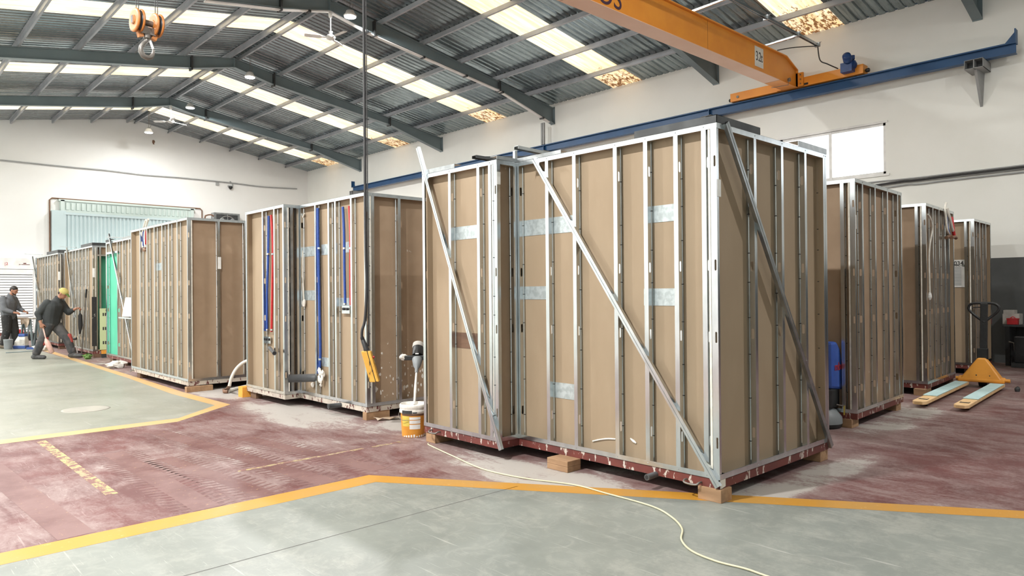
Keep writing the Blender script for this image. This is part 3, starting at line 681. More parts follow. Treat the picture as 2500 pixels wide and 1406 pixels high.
def wall_things():
    for k, (pts, l) in enumerate([
        ([(17.77, YF + .1, 4.20), (17.770, 3.420, 4.122), (17.770, 5.338, 4.109), (17.770, 5.968, 4.115), (17.770, 6.403, 4.119), (17.77, 9.5, 4.1)], 'topmost thin grey conduit run along the right wall below the window'),
        ([(17.72, YF + .1, 4.14), (17.720, 3.411, 4.073), (17.720, 5.323, 4.053), (17.720, 5.733, 4.057), (17.720, 6.231, 4.039), (17.72, 9.5, 3.9)], 'thick black cable strung between the conduits on the right wall'),
        ([(17.77, YF + .1, 4.09), (17.770, 3.421, 4.038), (17.770, 5.338, 4.027), (17.770, 5.732, 4.035), (17.770, 6.176, 4.015), (17.77, 9.5, 3.85)], 'second thin grey conduit on the right wall, just under the black cable'),
        ([(17.77, YF + .1, 4.02), (17.770, 3.421, 3.978), (17.770, 5.339, 3.958), (17.770, 5.917, 3.961), (17.77, 9.5, 3.8)], 'lowest thin grey conduit on the right wall')]):
        b = MB(); b.tube(bez(pts, 6), .022 if k == 1 else .016, 8); tag(b.build('hung_cable' if k == 1 else 'conduit_pipe', 'rubber' if k == 1 else 'bracket'), l, 'cable' if k == 1 else 'pipe', 'service runs on the right wall')
    # gable: cable, camera, gas pipe, cooler
    Y = YB - .045
    b = MB(); b.tube(bez([(3.656, 34.730, 7.027), (4.447, 34.730, 7.041), (5.549, 34.730, 7.039), (7.013, 34.730, 7.036), (8.258, 34.730, 7.051), (9.746, 34.730, 7.012), (11.335, 34.730, 7.046), (13.629, 34.730, 7.042), (15.282, 34.730, 6.998), (17.162, 34.730, 7.069)], 6), .03, 6)
    b.box((12.98, Y - .03, 6.86), (13.12, Y + .04, 7.0)); tag(b.build('gable_cable', 'bracket'), 'sagging grey cable clipped right across the upper back gable', 'cable')
    t = thing('security_camera', 'small dark dome security camera hanging under the cable on the back gable', 'camera', (13.5, Y, 6.6)); c = Vector((13.660, 34.660, 6.816))
    b = MB(); b.lathe([(.09, .04), (.10, 0), (.07, -.07), (.02, -.11)], c, n=14); b.build('camera_dome', 'black', t)
    b = MB(); b.tube(bez([c + Vector((0, 0, .03)), c + Vector((.1, .03, .06)), c + Vector((.12, .08, .2)), c + Vector((.0, .1, .3))]), .025, 6); b.box((c.x - .12, c.y - .02, c.z + .03), (c.x + .1, Y, c.z + .08)); b.build('camera_arm', 'bracket', t)
    b = MB(); zt = (6.133, 34.740, 5.687)
    P = [Vector((6.133, 34.740, 5.670)), Vector((8.903, 34.740, 5.684)), Vector((12.317, 34.740, 5.720))]
    b.tube([(P[0].x, Y, .02), (P[0].x, Y, P[0].z - .08), (P[0].x + .08, Y, P[0].z), (P[2].x - .08, Y, P[0].z), (P[2].x, Y, P[0].z - .08), (P[2].x, Y, .02)], .028, 8)
    tag(b.build('gas_pipe', 'brown_pipe'), 'brown painted pipe framing the grey-blue gate on the back gable', 'pipe')
    t = thing('evaporative_cooler', 'metal fan cooler box mounted on the back gable right of the gate', 'cooler', (13.3, Y - .3, 5.2)); x0, x1, z0, z1, y0 = 12.75, 13.98, 4.42, 5.50, YB - .42
    b = MB(); b.box((x0, y0, z0), (x1, YB, z1)); b.build('cooler_case', 'galv_dull', t)
    b = MB(); b.box((x0 + .10, y0 - .012, z0 + .08), (x1 - .10, y0 - .002, z1 - .08)); b.build('louvre', 'dark_steel', t)
    b = MB(); q = (13.365, y0 - .02, 4.93); b.tube([(q[0] + .42*math.cos(2*PI*i/24), q[1], q[2] + .42*math.sin(2*PI*i/24)) for i in range(24)], .03, 6, closed=True)
    for i in range(4):
        a = R(45 + 90*i); e = Vector((math.cos(a), 0, math.sin(a))); b.obox(Vector(q) + e*.05, Vector(q) + e*.40, .02, .16, e.cross(Vector((0, 1, 0))))
    b.build('fan_wheel', 'galv', t); b = MB(); b.box((q[0] - .02, y0 - .06, z0 + .05), (q[0] + .02, y0 - .04, z1 - .05)); b.build('fan_guard', 'galv_dull', t)
    b = MB(); b.tube(bez([(x0, y0 + .1, 5.32), (x0 - .12, y0 + .1, 5.38), (x0 - .30, y0 + .15, 5.34), (x0 - .36, y0 + .2, 5.2), (x0 - .36, Y, 4.2)]), .035, 6); b.build('water_pipe', 'brown_pipe', t)
    # sliding gate
    d = thing('door_1', 'grey-blue corrugated sliding gate on the back gable', 'gate', (9, YB, 0)); del d['category']; struct(d)
    gx0, gx1 = 6.49, 11.87
    b = MB(); b.box((gx0, YB - .2, 5.12), (gx1, YB + .02, 5.55)); n = 26
    b.box((gx0 - .06, YB - .26, 5.55), (gx1 + .06, YB, 5.63)); b.box((gx0 - .0, YB - .26, 5.12), (gx0 + .14, YB - .2, 5.6)); b.box((gx1 - .14, YB - .26, 5.12), (gx1, YB - .2, 5.6))
    for i in range(n):
        x = gx0 + .2 + (gx1 - gx0 - .4)*i/n; b.box((x, YB - .25, 5.20), (x + .10, YB - .2, 5.50))
    b.box((gx0, YB - .27, 5.06), (gx1, YB - .2, 5.18)); b.build('gate_header', 'gate_top', d)
    b = MB(); px0, px1 = 6.16, 11.3
    b.box((px0 + .42, YB - .30, .05), (px1, YB - .26, 5.08)); n = 30
    for i in range(n):
        x = px0 + .55 + (px1 - px0 - .6)*i/n; b.prism([(x, YB - .30, .05), (x + .02, YB - .34, .05), (x + .09, YB - .34, .05), (x + .11, YB - .30, .05)], (0, 0, 5.0))
    b.box((px0 + .42, YB - .37, 4.98), (px1, YB - .28, 5.08)); b.box((px0 + .5, YB - .37, 3.42), (px1, YB - .28, 3.48)); b.build('gate_leaf', 'gate', d)
    b = MB(); b.box((px0, YB - .36, .05), (px0 + .5, YB - .02, 5.14)); b.build('gate_post', 'gate', d)
    b = MB(); b.box((px0 - .01, YB - .26, .05), (px0 - .002, YB - .02, 5.10)); b.build('edge_seal', 'galv_dull', d)
    # white roller shutter at the far left
    d = thing('door_2', 'white slatted roller shutter at the left of the back gable', 'shutter', (4, YB, 0)); del d['category']; struct(d)
    sx0, sx1 = 1.2, 5.52; b = MB(); n = 22
    for i in range(n):
        z = .10 + i*(2.46 - .10)/n; h = (2.46 - .10)/n*.86
        b.prism([(sx0, YB - .06, z), (sx0, YB - .10, z + h*.25), (sx0, YB - .10, z + h*.82), (sx0, YB - .06, z + h)], (sx1 - sx0, 0, 0))
    b.build('shutter_slat', 'shutter', d)
    b = MB(); b.box((sx0, YB - .14, 2.46), (sx1, YB - .02, 2.66)); b.build('shutter_box', 'white_paint', d)
    b = MB(); b.box((sx0, YB - .12, 0), (sx1, YB - .04, .10)); b.build('bottom_bar', 'rust', d)
    b = MB(); b.box((sx0, YB - .05, .10), (sx1, YB - .03, 2.46)); b.build('slat_gap', 'dark_steel', d)
    p = MB(); p.box((sx0, YB - .10, 2.68), (sx1 + .05, YB - .02, 3.12)); q = p.build('white_panel', 'paper'); tag(q, 'plain white panel with tiny red marks above the white roller shutter', 'panel')
    text('|2', .16, (4.63, YB - .106, 2.88), (1, 0, 0), (0, 0, 1), 'red_box', q, 'red_marking'); r = MB(); r.box((5.05, YB - .104, 2.85), (5.42, YB - .10, 2.875)); r.box((5.2, YB - .104, 2.89), (5.3, YB - .10, 2.93)); r.build('red_marking', 'redox', q)
    b = MB()
    for px in ((375, 347),):
        c = Vector((10.197, 34.770, 8.565)); b.add([c + Vector((-.05, 0, .09)), c + Vector((.03, 0, .10)), c + Vector((.07, 0, .02)), c + Vector((.02, 0, -.05)), c + Vector((.05, 0, -.09)), c + Vector((-.02, 0, -.11)), c + Vector((-.06, 0, -.02))], [(0, 1, 2, 3, 4, 5, 6)])
    tag(b.build('render_patch', 'brown_pipe'), 'small brown bare spot in the white render below the farthest lamp', 'mark')
wall_things()

# ================================================================== STEEL-STUD BATHROOM PODS
HOLES = (.445, 1.24, 1.785, 2.57)
ZB, ZT = .168, 2.858
class Face:
    """wall run: O corner on the outer face, U along the wall, outward normal Nn"""
    def __init__(s, O, U, Nn): s.O = Vector((*O, 0)); s.U = Vector((*U, 0)); s.N = Vector((*Nn, 0))
    def __call__(s, u, d, z): return s.O + s.U*u - s.N*d + Vector((0, 0, z))
    def u(s, val): return (val - (s.O.x if abs(s.U.x) > .5 else s.O.y)) * (s.U.x + s.U.y)
def web(b, fr, along, ridge=True, holes=HOLES, w=.07):
    """perforated stud web; along(q, z) places point q across the web"""
    cols = [0, .012*w/.07, .036*w/.07, .046*w/.07, .051*w/.07, .057*w/.07, w]; off = [0, 0, 0, 0, -.005 if ridge else 0, 0, 0]
    zs = [ZB + .01]
    for h in holes: zs += [h - .042, h + .042]
    zs.append(ZT - .01)
    V = []; F = []
    for z in zs:
        for c, o in zip(cols, off): V.append(along(c, o, z))
    n = len(cols)
    for i in range(len(zs)-1):
        for j in range(n-1):
            if i % 2 == 1 and j == 1: continue
            F.append((i*n+j, i*n+j+1, (i+1)*n+j+1, (i+1)*n+j))
    b.add(V, F)
    r = (cols[2] - cols[1])/2; mid = cols[1] + r
    for h in holes:
        for sx in (-1, 1):
            for sz in (-1, 1):
                P = [along(mid + sx*r, 0, h + sz*.042)]
                for k in range(5):
                    a = PI/2*k/4; P.append(along(mid + sx*r*math.cos(a), 0, h + sz*(.042 - r + r*math.sin(a))))
                b.add(P, [(0, k+1, k+2) for k in range(4)])
def stud(fr, u, parent, holes=HOLES, ticks=False, m='galv', dirn=1):
    b = MB()
    web(b, fr, lambda q, o, z: fr(u + o*dirn, q, z), holes=holes)
    for d in (0, .07):
        b.add([fr(u, d, ZB+.01), fr(u + .04*dirn, d, ZB+.01), fr(u + .04*dirn, d, ZT-.01), fr(u, d, ZT-.01)], [(0, 1, 2, 3)])
    e = .008
    b.add([fr(u + .04*dirn, 0, ZB+.01), fr(u + .04*dirn, e, ZB+.01), fr(u + .04*dirn, e, ZT-.01), fr(u + .04*dirn, 0, ZT-.01)], [(0, 1, 2, 3)])
    for z in (ZB + .02, ZT - .02):
        c = fr(u + .02*dirn, -.002, z); b.lathe([(.004, 0), (.003, .003)], c, fr.N, 6)
    o = b.build('stud', m, parent, solid=.0014)
    k = random.Random(int(u*1000) + 7); b = MB()
    for i in range(8):
        z = .42 + .30*i + k.uniform(-.07, .07)
        b.add([fr(u - .0062*dirn, .043, z), fr(u - .0062*dirn, .060, z), fr(u - .0062*dirn, .060, z + .007), fr(u - .0062*dirn, .043, z + .007)], [(0, 1, 2, 3)])
    q = b.build('stud_slot', 'ink', o); q['kind'] = 'stuff'
    return o
def corner(fr, fr2, parent, strip=True):
    """post at a near corner: perforated web on fr's outer face, flange turned on to fr2"""
    b = MB(); web(b, fr, lambda q, o, z: fr(.003 + q*.9, .001 + o*.3, z), ridge=False, w=.058)
    b.add([fr(.003, .001, ZB+.01), fr(.003, .028, ZB+.01), fr(.003, .028, ZT-.01), fr(.003, .001, ZT-.01)], [(0, 1, 2, 3)])
    b.add([fr(.055, .001, ZB+.01), fr(.055, .028, ZB+.01), fr(.055, .028, ZT-.01), fr(.055, .001, ZT-.01)], [(0, 1, 2, 3)])
    b.build('corner_stud', 'galv', parent, solid=.0014)
    if strip:
        b = MB(); b.box((.060, .002, ZB + .03), (.078, .06, ZT - .04), fr=fr); b.build('board_edge', 'board_edge', parent)
def tracks(fr, L, parent, a=0.0):
    b = MB(); t = .0016
    b.box((a, -t, ZT - .042), (L, 0, ZT), fr=fr); b.box((a, -t, ZT - t), (L, .073, ZT), fr=fr); b.box((a, .072, ZT - .042), (L, .073, ZT), fr=fr); b.build('top_track', 'galv', parent)
    b = MB(); b.box((a, -t, ZB), (L, 0, ZB + .042), fr=fr); b.box((a, -t, ZB), (L, .073, ZB + t), fr=fr); b.box((a, .072, ZB), (L, .073, ZB + .042), fr=fr); b.build('bottom_track', 'galv', parent)
def board(fr, u0, u1, parent, m='board', z0=ZB+.01, z1=ZT-.02, d=.0715):
    b = MB(); b.box((u0, d, z0), (u1, d + .013, z1), fr=fr); return b.build('wall_board', m, parent)
def plate(fr, u0, u1, z0, z1, parent, m='plate', d=.068):
    b = MB(); b.box((u0, d, z0), (u1, d + .0025, z1), fr=fr); return b.build('backing_plate' if m == 'plate' else 'backing_strip', m, parent)
def base(outline, parent, m='redox', z0=.100, z1=ZB):
    """channel frame round the foot"""
    b = MB(); n = len(outline); ar = sum(outline[i][0]*outline[(i+1) % n][1] - outline[(i+1) % n][0]*outline[i][1] for i in range(n))
    def inset(k, e):
        p, q, r = Vector(outline[k-1]), Vector(outline[k]), Vector(outline[(k+1) % n]); s = 1 if ar > 0 else -1
        d1 = (q - p).normalized(); d2 = (r - q).normalized(); n1 = Vector((-d1.y, d1.x))*s; n2 = Vector((-d2.y, d2.x))*s; return q + (n1 + n2)*e
    A = [inset(k, .004) for k in range(n)]; B = [inset(k, .055) for k in range(n)]
    V = [(p.x, p.y, z) for z in (z0, z1 - .001) for p in A + B]; F = []
    for k in range(n):
        j = (k+1) % n; a, c = k, n + k; a2, c2 = j, n + j; o = 2*n
        F += [(a, a2, a2+o, a+o), (c, c+o, c2+o, c2), (a, c, c2, a2), (a+o, a2+o, c2+o, c+o)]
    b.add(V, F); b.build('base_frame', m, parent)
    b = MB(); b.poly([(p.x, p.y, z0 + .03) for p in B]); b.build('floor_pan', 'dark_steel', parent, solid=.006)
def lid(outline, parent):
    b = MB(); b.poly([(x, y, ZT - .03) for x, y in outline]); b.build('ceiling_board', 'board_dark', parent, solid=.012)
def block(x0, x1, y0, y1, label, m='wood', z0=0.0, z1=.0995, group='timber blocks under the pods'):
    b = MB(); b.box((x0, y0, z0), (x1, y1, z1)); return tag(b.build('timber_block', m, bevel=.004), label, 'block', group)
def handle(fr, u, z, parent, w=.10):
    b = MB(); b.tube(bez([fr(u, .01, z), fr(u, -.03, z), fr(u + .012, -.05, z - .012), fr(u + w/2, -.056, z - .016), fr(u + w - .012, -.05, z - .012), fr(u + w, -.03, z), fr(u + w, .01, z)], 5), .008, 8); b.build('lifting_handle', 'hook_steel', parent)
def angle(fr, u0, u1, parent, h=.058, m='dark_steel', z=ZT):
    b = MB(); b.box((u0, -.004, z + .001), (u1, 0, z + h), fr=fr); b.box((u0, 0, z + h - .004), (u1, .09, z + h), fr=fr); b.build('top_flashing', m, parent)
def brace(p, q, side, parent, m='galv', w=.048, d=.03, name='diagonal_brace'):
    """long channel: ridged web facing out (side) and two returned flanges"""
    p, q = Vector(p), Vector(q); D = (q - p).normalized(); n = Vector(side).normalized(); n = (n - D*n.dot(D)).normalized(); s = D.cross(n); b = MB()
    pr = [(-w/2, -d), (-w/2, 0), (-w*.14, 0), (-w*.08, -.006), (w*.08, -.006), (w*.14, 0), (w/2, 0), (w/2, -d)]
    V = [c + s*a + n*e for c in (p, q) for a, e in pr]; k = len(pr); b.add(V, [(i, i+1, k+i+1, k+i) for i in range(k-1)])
    return b.build(name, m, parent, solid=.0014)
def pipe(pts, r, parent, m, name, n=8, smooth=8): b = MB(); b.tube(bez(pts, smooth), r, n); return b.build(name, m, parent)
def sleeve(pts, r, parent, m, name='pipe_sleeve'):
    """corrugated plastic sleeve"""
    P = bez(pts, 40); b = MB(); b.tube(P, [r*(1.0 if i % 2 else .90) for i in range(len(P))], 8); return b.build(name, m, parent)

def shell(t, outline, boardm='board', redm='redox', z0=.10):
    base(outline, t, redm, z0); lid(outline, t)

# ---------------------------------------------------------------- pod 1, the near one
def pod_near():
    t = thing('bathroom_pod', 'nearest and largest tan-boarded steel-stud pod, crossed by long diagonal braces', 'pod', (5.7, 4.5, .1), 'steel-stud pods on blocks')
    x0, xc, y0, yb, y1, x1 = 4.762, 4.500, 2.818, 5.0, 6.20, 6.70
    O = [(x0, y0), (x1, y0), (x1, y1), (xc, y1), (xc, yb), (x0, yb)]
    shell(t, O)
    L = Face((x0, y0), (0, 1), (-1, 0)); Rr = Face((x0, y0), (1, 0), (0, -1)); L2 = Face((xc, yb), (0, 1), (-1, 0)); Rt = Face((xc, yb), (1, 0), (0, -1))
    Bk = Face((x1, y1), (-1, 0), (0, 1)); Es = Face((x1, y0), (0, 1), (1, 0))
    tracks(L, yb - y0, t); tracks(Rr, x1 - x0, t); tracks(L2, y1 - yb, t); tracks(Rt, x0 - xc, t); tracks(Bk, x1 - xc, t); tracks(Es, y1 - y0, t)
    board(L, .06, yb - y0 + .06, t); board(Rr, .06, x1 - x0, t); board(L2, .06, y1 - yb, t); board(Rt, .06, x0 - xc + .06, t, 'board_dark'); board(Bk, 0, x1 - xc, t); board(Es, 0, y1 - y0, t)
    corner(L, Rr, t)
    for u in [L.u(2.911), L.u(3.162), L.u(3.453), L.u(3.767), L.u(4.234), L.u(4.575), yb - y0 - .03]: stud(L, u, t)
    for u in [Rr.u(5.323), Rr.u(5.791), Rr.u(6.236), Rr.u(6.621)]: stud(Rr, u, t)
    stud(Rr, x1 - x0 - .003, t, dirn=-1)
    corner(L2, Rt, t)
    for u in [.085, L2.u(5.257), L2.u(5.708), y1 - yb - .042]: stud(L2, u, t)
    stud(Rt, x0 - xc - .045, t); stud(Rt, .002, t)
    for k in range(1, 5): stud(Bk, .4*k, t); stud(Es, .6*k, t)
    for (ua, ub, za, zb, m) in (
        (4.326, 5.074, 2.138, 2.292, 'plate'),
        (4.666, 5.083, 1.520, 1.646, 'plate'),
        (3.229, 3.541, 2.154, 2.291, 'plate'),
        (3.237, 3.549, 1.473, 1.613, 'plate'),
        (4.304, 4.645, 0.602, 0.746, 'plate')):
        plate(L, L.u(ua), L.u(ub), za, zb, t, m)
    plate(L2, L2.u(5.370), L2.u(5.803), 2.133, 2.266, t)
    plate(L2, L2.u(5.384), L2.u(5.818), 1.026, 1.184, t, 'wood_dark')
    b = MB(); b.tube(bez([(4.828, 4.118, 0.260), (4.828, 4.033, 0.287), (4.828, 3.941, 0.308), (4.828, 3.859, 0.316)]), .007, 6); b.build('plaster_smear', 'plaster', t); b = MB(); b.tube([(4.828, 3.701, 0.346), (4.828, 3.667, 0.327), (4.828, 3.641, 0.313)], [.006, .013, .006], 6); b.build('plaster_smear', 'plaster', t)
    # braces
    brace((4.735, 4.741, 2.852), (4.735, 2.823, 0.120), (-1, 0, 0), t)
    brace((4.472, 6.249, 3.158), (4.472, 4.954, 0.105), (-1, 0, 0), t, 'galv', .042)
    brace((4.872, 2.790, 2.867), (6.705, 2.790, 0.124), (0, -1, 0), t, 'galv_dull', .05)
    # dark flashing round the near top corner, left end and right end
    angle(L, -.004, L.u(3.578), t); angle(Rr, -.004, Rr.u(5.427), t)
    angle(Rr, Rr.u(6.112), x1 - x0, t, .05, 'galv_dull'); angle(L2, L2.u(5.638), y1 - yb, t, .045, 'galv_dull')
    angle(Rt, .0, x0 - xc, t, .035, 'galv_dull'); angle(L, L.u(4.408), yb - y0, t, .035, 'galv_dull')
    b = MB(); b.box((x0 - .002, yb + .02, ZT), (x0 + .03, yb + .05, ZT + .12)); b.build('upright_stub', 'galv', t)
    handle(L, L.u(2.98), .125, t, .13); handle(L2, y1 - yb - .28, .14, t, .14)
    pipe([(x0 + .1, 3.40, .108), (x0 - .12, 3.40, .106)], .0245, t, 'grey_pvc', 'waste_pipe', 12)
    b = MB(); b.tube([(x0 - .119, 3.40, .106), (x0 - .121, 3.40, .106)], .018, 12); b.build('pipe_bore', 'ink', t)
    b = MB(); b.add([(x0 + .0, y0 - .0015, .168), (x0 + .075, y0 - .0015, .168), (x0 + .075, y0 - .0015, .112), (x0 + .0, y0 - .0015, .102)], [(0, 1, 2, 3)]); b.build('paper_tag', 'board_edge', t, solid=.001)
    # stickers on the corner posts
    b = MB(); b.box((.0, -.003, 2.30), (.05, -.0018, 2.43), fr=Rr); b.build('sticker', 'paper', t); b = MB(); b.box((.0, -.003, 2.62), (.045, -.0018, 2.74), fr=Rt); b.build('sticker', 'paper', t)
    block(4.745, 4.90, 2.80, 3.0, 'square timber block under the front corner of the nearest pod')
    block(4.60, 4.775, 4.215, 4.465, 'lower of two stacked timber blocks under the long side of the nearest pod', z1=.049); block(4.60, 4.775, 4.215, 4.465, 'upper of two stacked timber blocks under the long side of the nearest pod', z0=.0495, z1=.099)
    block(4.51, 4.75, 6.02, 6.18, 'split timber block under the left end of the nearest pod, beside the plastered bucket')
    block(6.53, 6.69, 2.83, 3.0, 'timber block under the right-hand corner of the nearest pod')
    block(6.5, 6.69, 5.95, 6.18, 'timber block under the hidden back corner of the nearest pod', 'wood_dark')
    # loose channels on top
    for p, q, l, w in (((4.517, 5.354, 2.945), (5.048, 5.295, 2.935), 'dark loose steel channel jutting left over the top of the nearest pod', .07), ((4.537, 4.769, 2.950), (5.104, 4.714, 2.925), 'pale loose steel channel lying on top of the nearest pod near the long brace', .06),
                       ((4.601, 5.435, 2.955), (5.148, 4.876, 2.950), 'thin dark loose channel lying along the top edge of the nearest pod', .03)):
        b = MB(); b.obox(p, q, w, .003); P, Q = Vector(p), Vector(q); D = (Q - P).normalized(); sd = D.cross(Vector((0, 0, 1)))
        for sg in (-1, 1): b.obox(P + sd*sg*w/2 + Vector((0, 0, -.012)), Q + sd*sg*w/2 + Vector((0, 0, -.012)), .003, .028)
        tag(b.build('loose_channel', 'galv' if 'pale' in l else 'dark_steel'), l, 'profile', 'loose profiles on the pods')
pod_near()

# ---------------------------------------------------------------- pod 2, pipes
def pod_pipes():
    t = thing('bathroom_pod', 'second pod of the left row, fitted with red and blue pipes on its long side', 'pod', (5.6, 9.2, .1), 'steel-stud pods on blocks')
    x0, xc, y0, yb, y1, x1 = 4.72, 4.48, 7.70, 9.48, 10.80, 6.70
    shell(t, [(x0, y0), (x1, y0), (x1, y1), (xc, y1), (xc, yb), (x0, yb)], redm='redox_white')
    L = Face((x0, y0), (0, 1), (-1, 0)); Rr = Face((x0, y0), (1, 0), (0, -1)); L2 = Face((xc, yb), (0, 1), (-1, 0)); Rt = Face((xc, yb), (1, 0), (0, -1)); Bk = Face((x1, y1), (-1, 0), (0, 1)); Es = Face((x1, y0), (0, 1), (1, 0))
    for f, l in ((L, yb - y0), (Rr, x1 - x0), (L2, y1 - yb), (Rt, x0 - xc), (Bk, x1 - xc), (Es, y1 - y0)): tracks(f, l, t)
    board(L, .06, yb - y0 + .06, t); board(Rr, .06, x1 - x0, t, 'board_splash', z1=1.05); board(Rr, .06, x1 - x0, t, 'board_dark', z0=1.05); board(L2, .06, y1 - yb, t); board(Rt, .06, x0 - xc + .06, t, 'board_dark'); board(Bk, 0, x1 - xc, t); board(Es, 0, y1 - y0, t)
    corner(Rr, L, t)
    stud(L, .004, t)
    for u in [L.u(8.038), L.u(8.446), L.u(8.627), L.u(8.999), yb - y0 - .03]: stud(L, u, t)
    for u in [.082, Rr.u(5.200), 1.02, 1.42]: stud(Rr, u, t)
    for u in [.004, L2.u(9.772), L2.u(10.165), y1 - yb - .05]: stud(L2, u, t)
    corner(Rt, L2, t); stud(Rt, .10, t, m='galv_dull'); stud(Rt, x0 - xc - .045, t)
    for k in range(1, 5): stud(Bk, .4*k, t); stud(Es, .6*k, t)
    for ua, ub, za, zb in (
        (9.143, 9.537, 2.122, 2.262),
        (8.725, 8.977, 2.124, 2.271),
        (8.124, 8.354, 2.130, 2.270),
        (9.153, 9.547, 1.497, 1.638),
        (8.749, 8.978, 0.586, 0.710),
        (8.135, 8.450, 1.420, 1.533)):
        plate(L, L.u(ua), L.u(ub), za, zb, t)
    sleeve([(4.750, 8.991, 2.777), (4.745, 8.977, 2.253), (4.740, 8.947, 1.347), (4.745, 8.941, 0.782), (4.750, 8.990, 0.484)], .021, t, 'blue_pipe')
    sleeve([(4.750, 8.311, 2.731), (4.745, 8.276, 2.378), (4.745, 8.273, 1.894), (4.750, 8.267, 1.437)], .019, t, 'blue_pipe'); sleeve([(4.750, 8.154, 2.727), (4.745, 8.120, 2.367), (4.745, 8.127, 1.890), (4.750, 8.132, 1.438)], .015, t, 'red_pipe')
    sleeve([(4.520, 10.053, 2.743), (4.515, 10.065, 2.181), (4.515, 10.117, 1.578), (4.520, 10.137, 1.044)], .020, t, 'blue_pipe'); sleeve([(4.520, 9.970, 2.748), (4.515, 9.911, 2.294), (4.515, 9.934, 1.697), (4.520, 9.984, 1.037)], .019, t, 'red_pipe')
    pipe([(4.760, 9.410, 2.740), (4.755, 9.528, 2.590), (4.750, 9.545, 2.491), (4.750, 9.461, 2.220), (4.750, 9.453, 1.926), (4.755, 9.432, 1.486)], .012, t, 'white_pipe', 'flexible_conduit')
    b = MB(); b.blob((4.750, 9.423, 1.457), (.03, .03, .05), None, 8, .2, 2); b.build('conduit_plug', 'plaster', t)
    for p, s in (((4.755, 8.256, 1.378), .10), ((4.525, 10.108, 0.911), .085)):
        c = Vector(p); b = MB(); b.box((c.x - .006, c.y - s, c.z - .05), (c.x + .006, c.y + s, c.z + .05)); b.build('mixer_plate', 'galv', t); b = MB()
        for o in (-.045, .045): b.lathe([(.018, 0), (.018, .02)], (c.x - .006, c.y + o, c.z + .01), (-1, 0, 0), 10)
        b.build('outlet', 'ink', t)
    cl = MB()
    for p in ((4.730, 8.938, 2.217), (4.730, 8.938, 0.687), (4.730, 8.253, 2.182), (4.730, 8.097, 2.175), (4.730, 8.253, 1.454), (4.500, 10.045, 2.180), (4.500, 9.894, 2.173), (4.500, 10.092, 1.064), (4.500, 9.939, 1.069)):
        c = Vector(p); cl.box((c.x - .006, c.y - .022, c.z - .012), (c.x + .012, c.y + .022, c.z + .012))
    cl.build('pipe_clip', 'galv', t)
    def stick(p, d, l, r):
        p = Vector(p); b = MB(); d = Vector(d).normalized(); b.lathe([(r*.86, 0), (r*.86, l - .002), (r, l - .002), (r, l), (r*.84, l), (r*.84, l*.4)], p, d, 16); o = b.build('waste_pipe', 'grey_pvc', t)
        b = MB(); b.lathe([(r*.8, 0), (r*.8, .001)], p + d*(l - .003), d, 16); b.build('pipe_bore', 'ink', t)
    stick((4.750, 9.098, 0.418), (-.55, .35, 0), .36, .065); stick((x0 + .05, 8.35, .125), (-1, .12, 0), .22, .035)
    stick((4.500, 10.012, 0.803), (-.30, -1, -.09), .50, .030)
    b = MB(); rnd = random.Random(3); c = Vector((4.730, 8.873, 0.422))
    for i in range(14): b.blob(c + Vector((rnd.uniform(-.02, .01), rnd.uniform(-.06, .06), rnd.uniform(-.11, .12))), (.018, rnd.uniform(.015, .04), rnd.uniform(.02, .05)), None, 7, .25, i)
    b.build('plaster_splash', 'plaster', t)
    b = MB(); c = Vector((4.760, 9.202, 0.310)); b.blob(c, (.01, .05, .035), None, 8, .2, 4); b.build('plaster_splash', 'plaster', t)
    b = MB()
    for i in range(70):
        u = rnd.uniform(.12, 1.3); z = ZB + .06 + abs(rnd.gauss(0, .24)); s = rnd.uniform(.004, .017); b.blob(Rr(u, .071, z), (s, .003, s*rnd.uniform(1, 2.4)), None, 6, .2, i)
    b.build('plaster_spots', 'plaster', t)['kind'] = 'stuff'
    block(x0 - .005, x0 + .34, y0 + .01, y0 + .10, 'pale timber block under the front corner of the pipe-fitted pod'); block(xc + .03, xc + .13, y1 - .28, y1 - .08, 'dark timber block under the far left corner of the pipe-fitted pod', 'wood_dark'); block(6.45, 6.65, 10.5, 10.7, 'timber block under the hidden back corner of the pipe-fitted pod', 'wood_dark')
pod_pipes()

# ---------------------------------------------------------------- the other pods
def plain_pod(label, x0, x1, y0, y1, left, right, redm, boardR='board_dark', boardL='board', cornerL=True):
    t = thing('bathroom_pod', label, 'pod', (x0, y0, .1), 'steel-stud pods on blocks')
    shell(t, [(x0, y0), (x1, y0), (x1, y1), (x0, y1)], redm=redm)
    L = Face((x0, y0), (0, 1), (-1, 0)); Rr = Face((x0, y0), (1, 0), (0, -1)); Bk = Face((x1, y1), (-1, 0), (0, 1)); Es = Face((x1, y0), (0, 1), (1, 0))
    for f, l in ((L, y1 - y0), (Rr, x1 - x0), (Bk, x1 - x0), (Es, y1 - y0)): tracks(f, l, t)
    if boardL: board(L, .06, y1 - y0, t, boardL)
    if boardR: board(Rr, .06, x1 - x0, t, boardR)
    board(Bk, 0, x1 - x0, t); board(Es, 0, y1 - y0, t)
    if cornerL: corner(L, Rr, t)
    else: corner(Rr, L, t)
    for v in left: stud(L, L.u(v), t)
    for v in right: stud(Rr, Rr.u(v), t)
    stud(L, y1 - y0 - .003, t, dirn=-1); stud(Rr, x1 - x0 - .003, t, dirn=-1)
    for k in range(1, int((x1 - x0)/.4)): stud(Bk, .4*k, t)
    for k in range(1, int((y1 - y0)/.6)): stud(Es, .6*k, t)
    return t, L, Rr
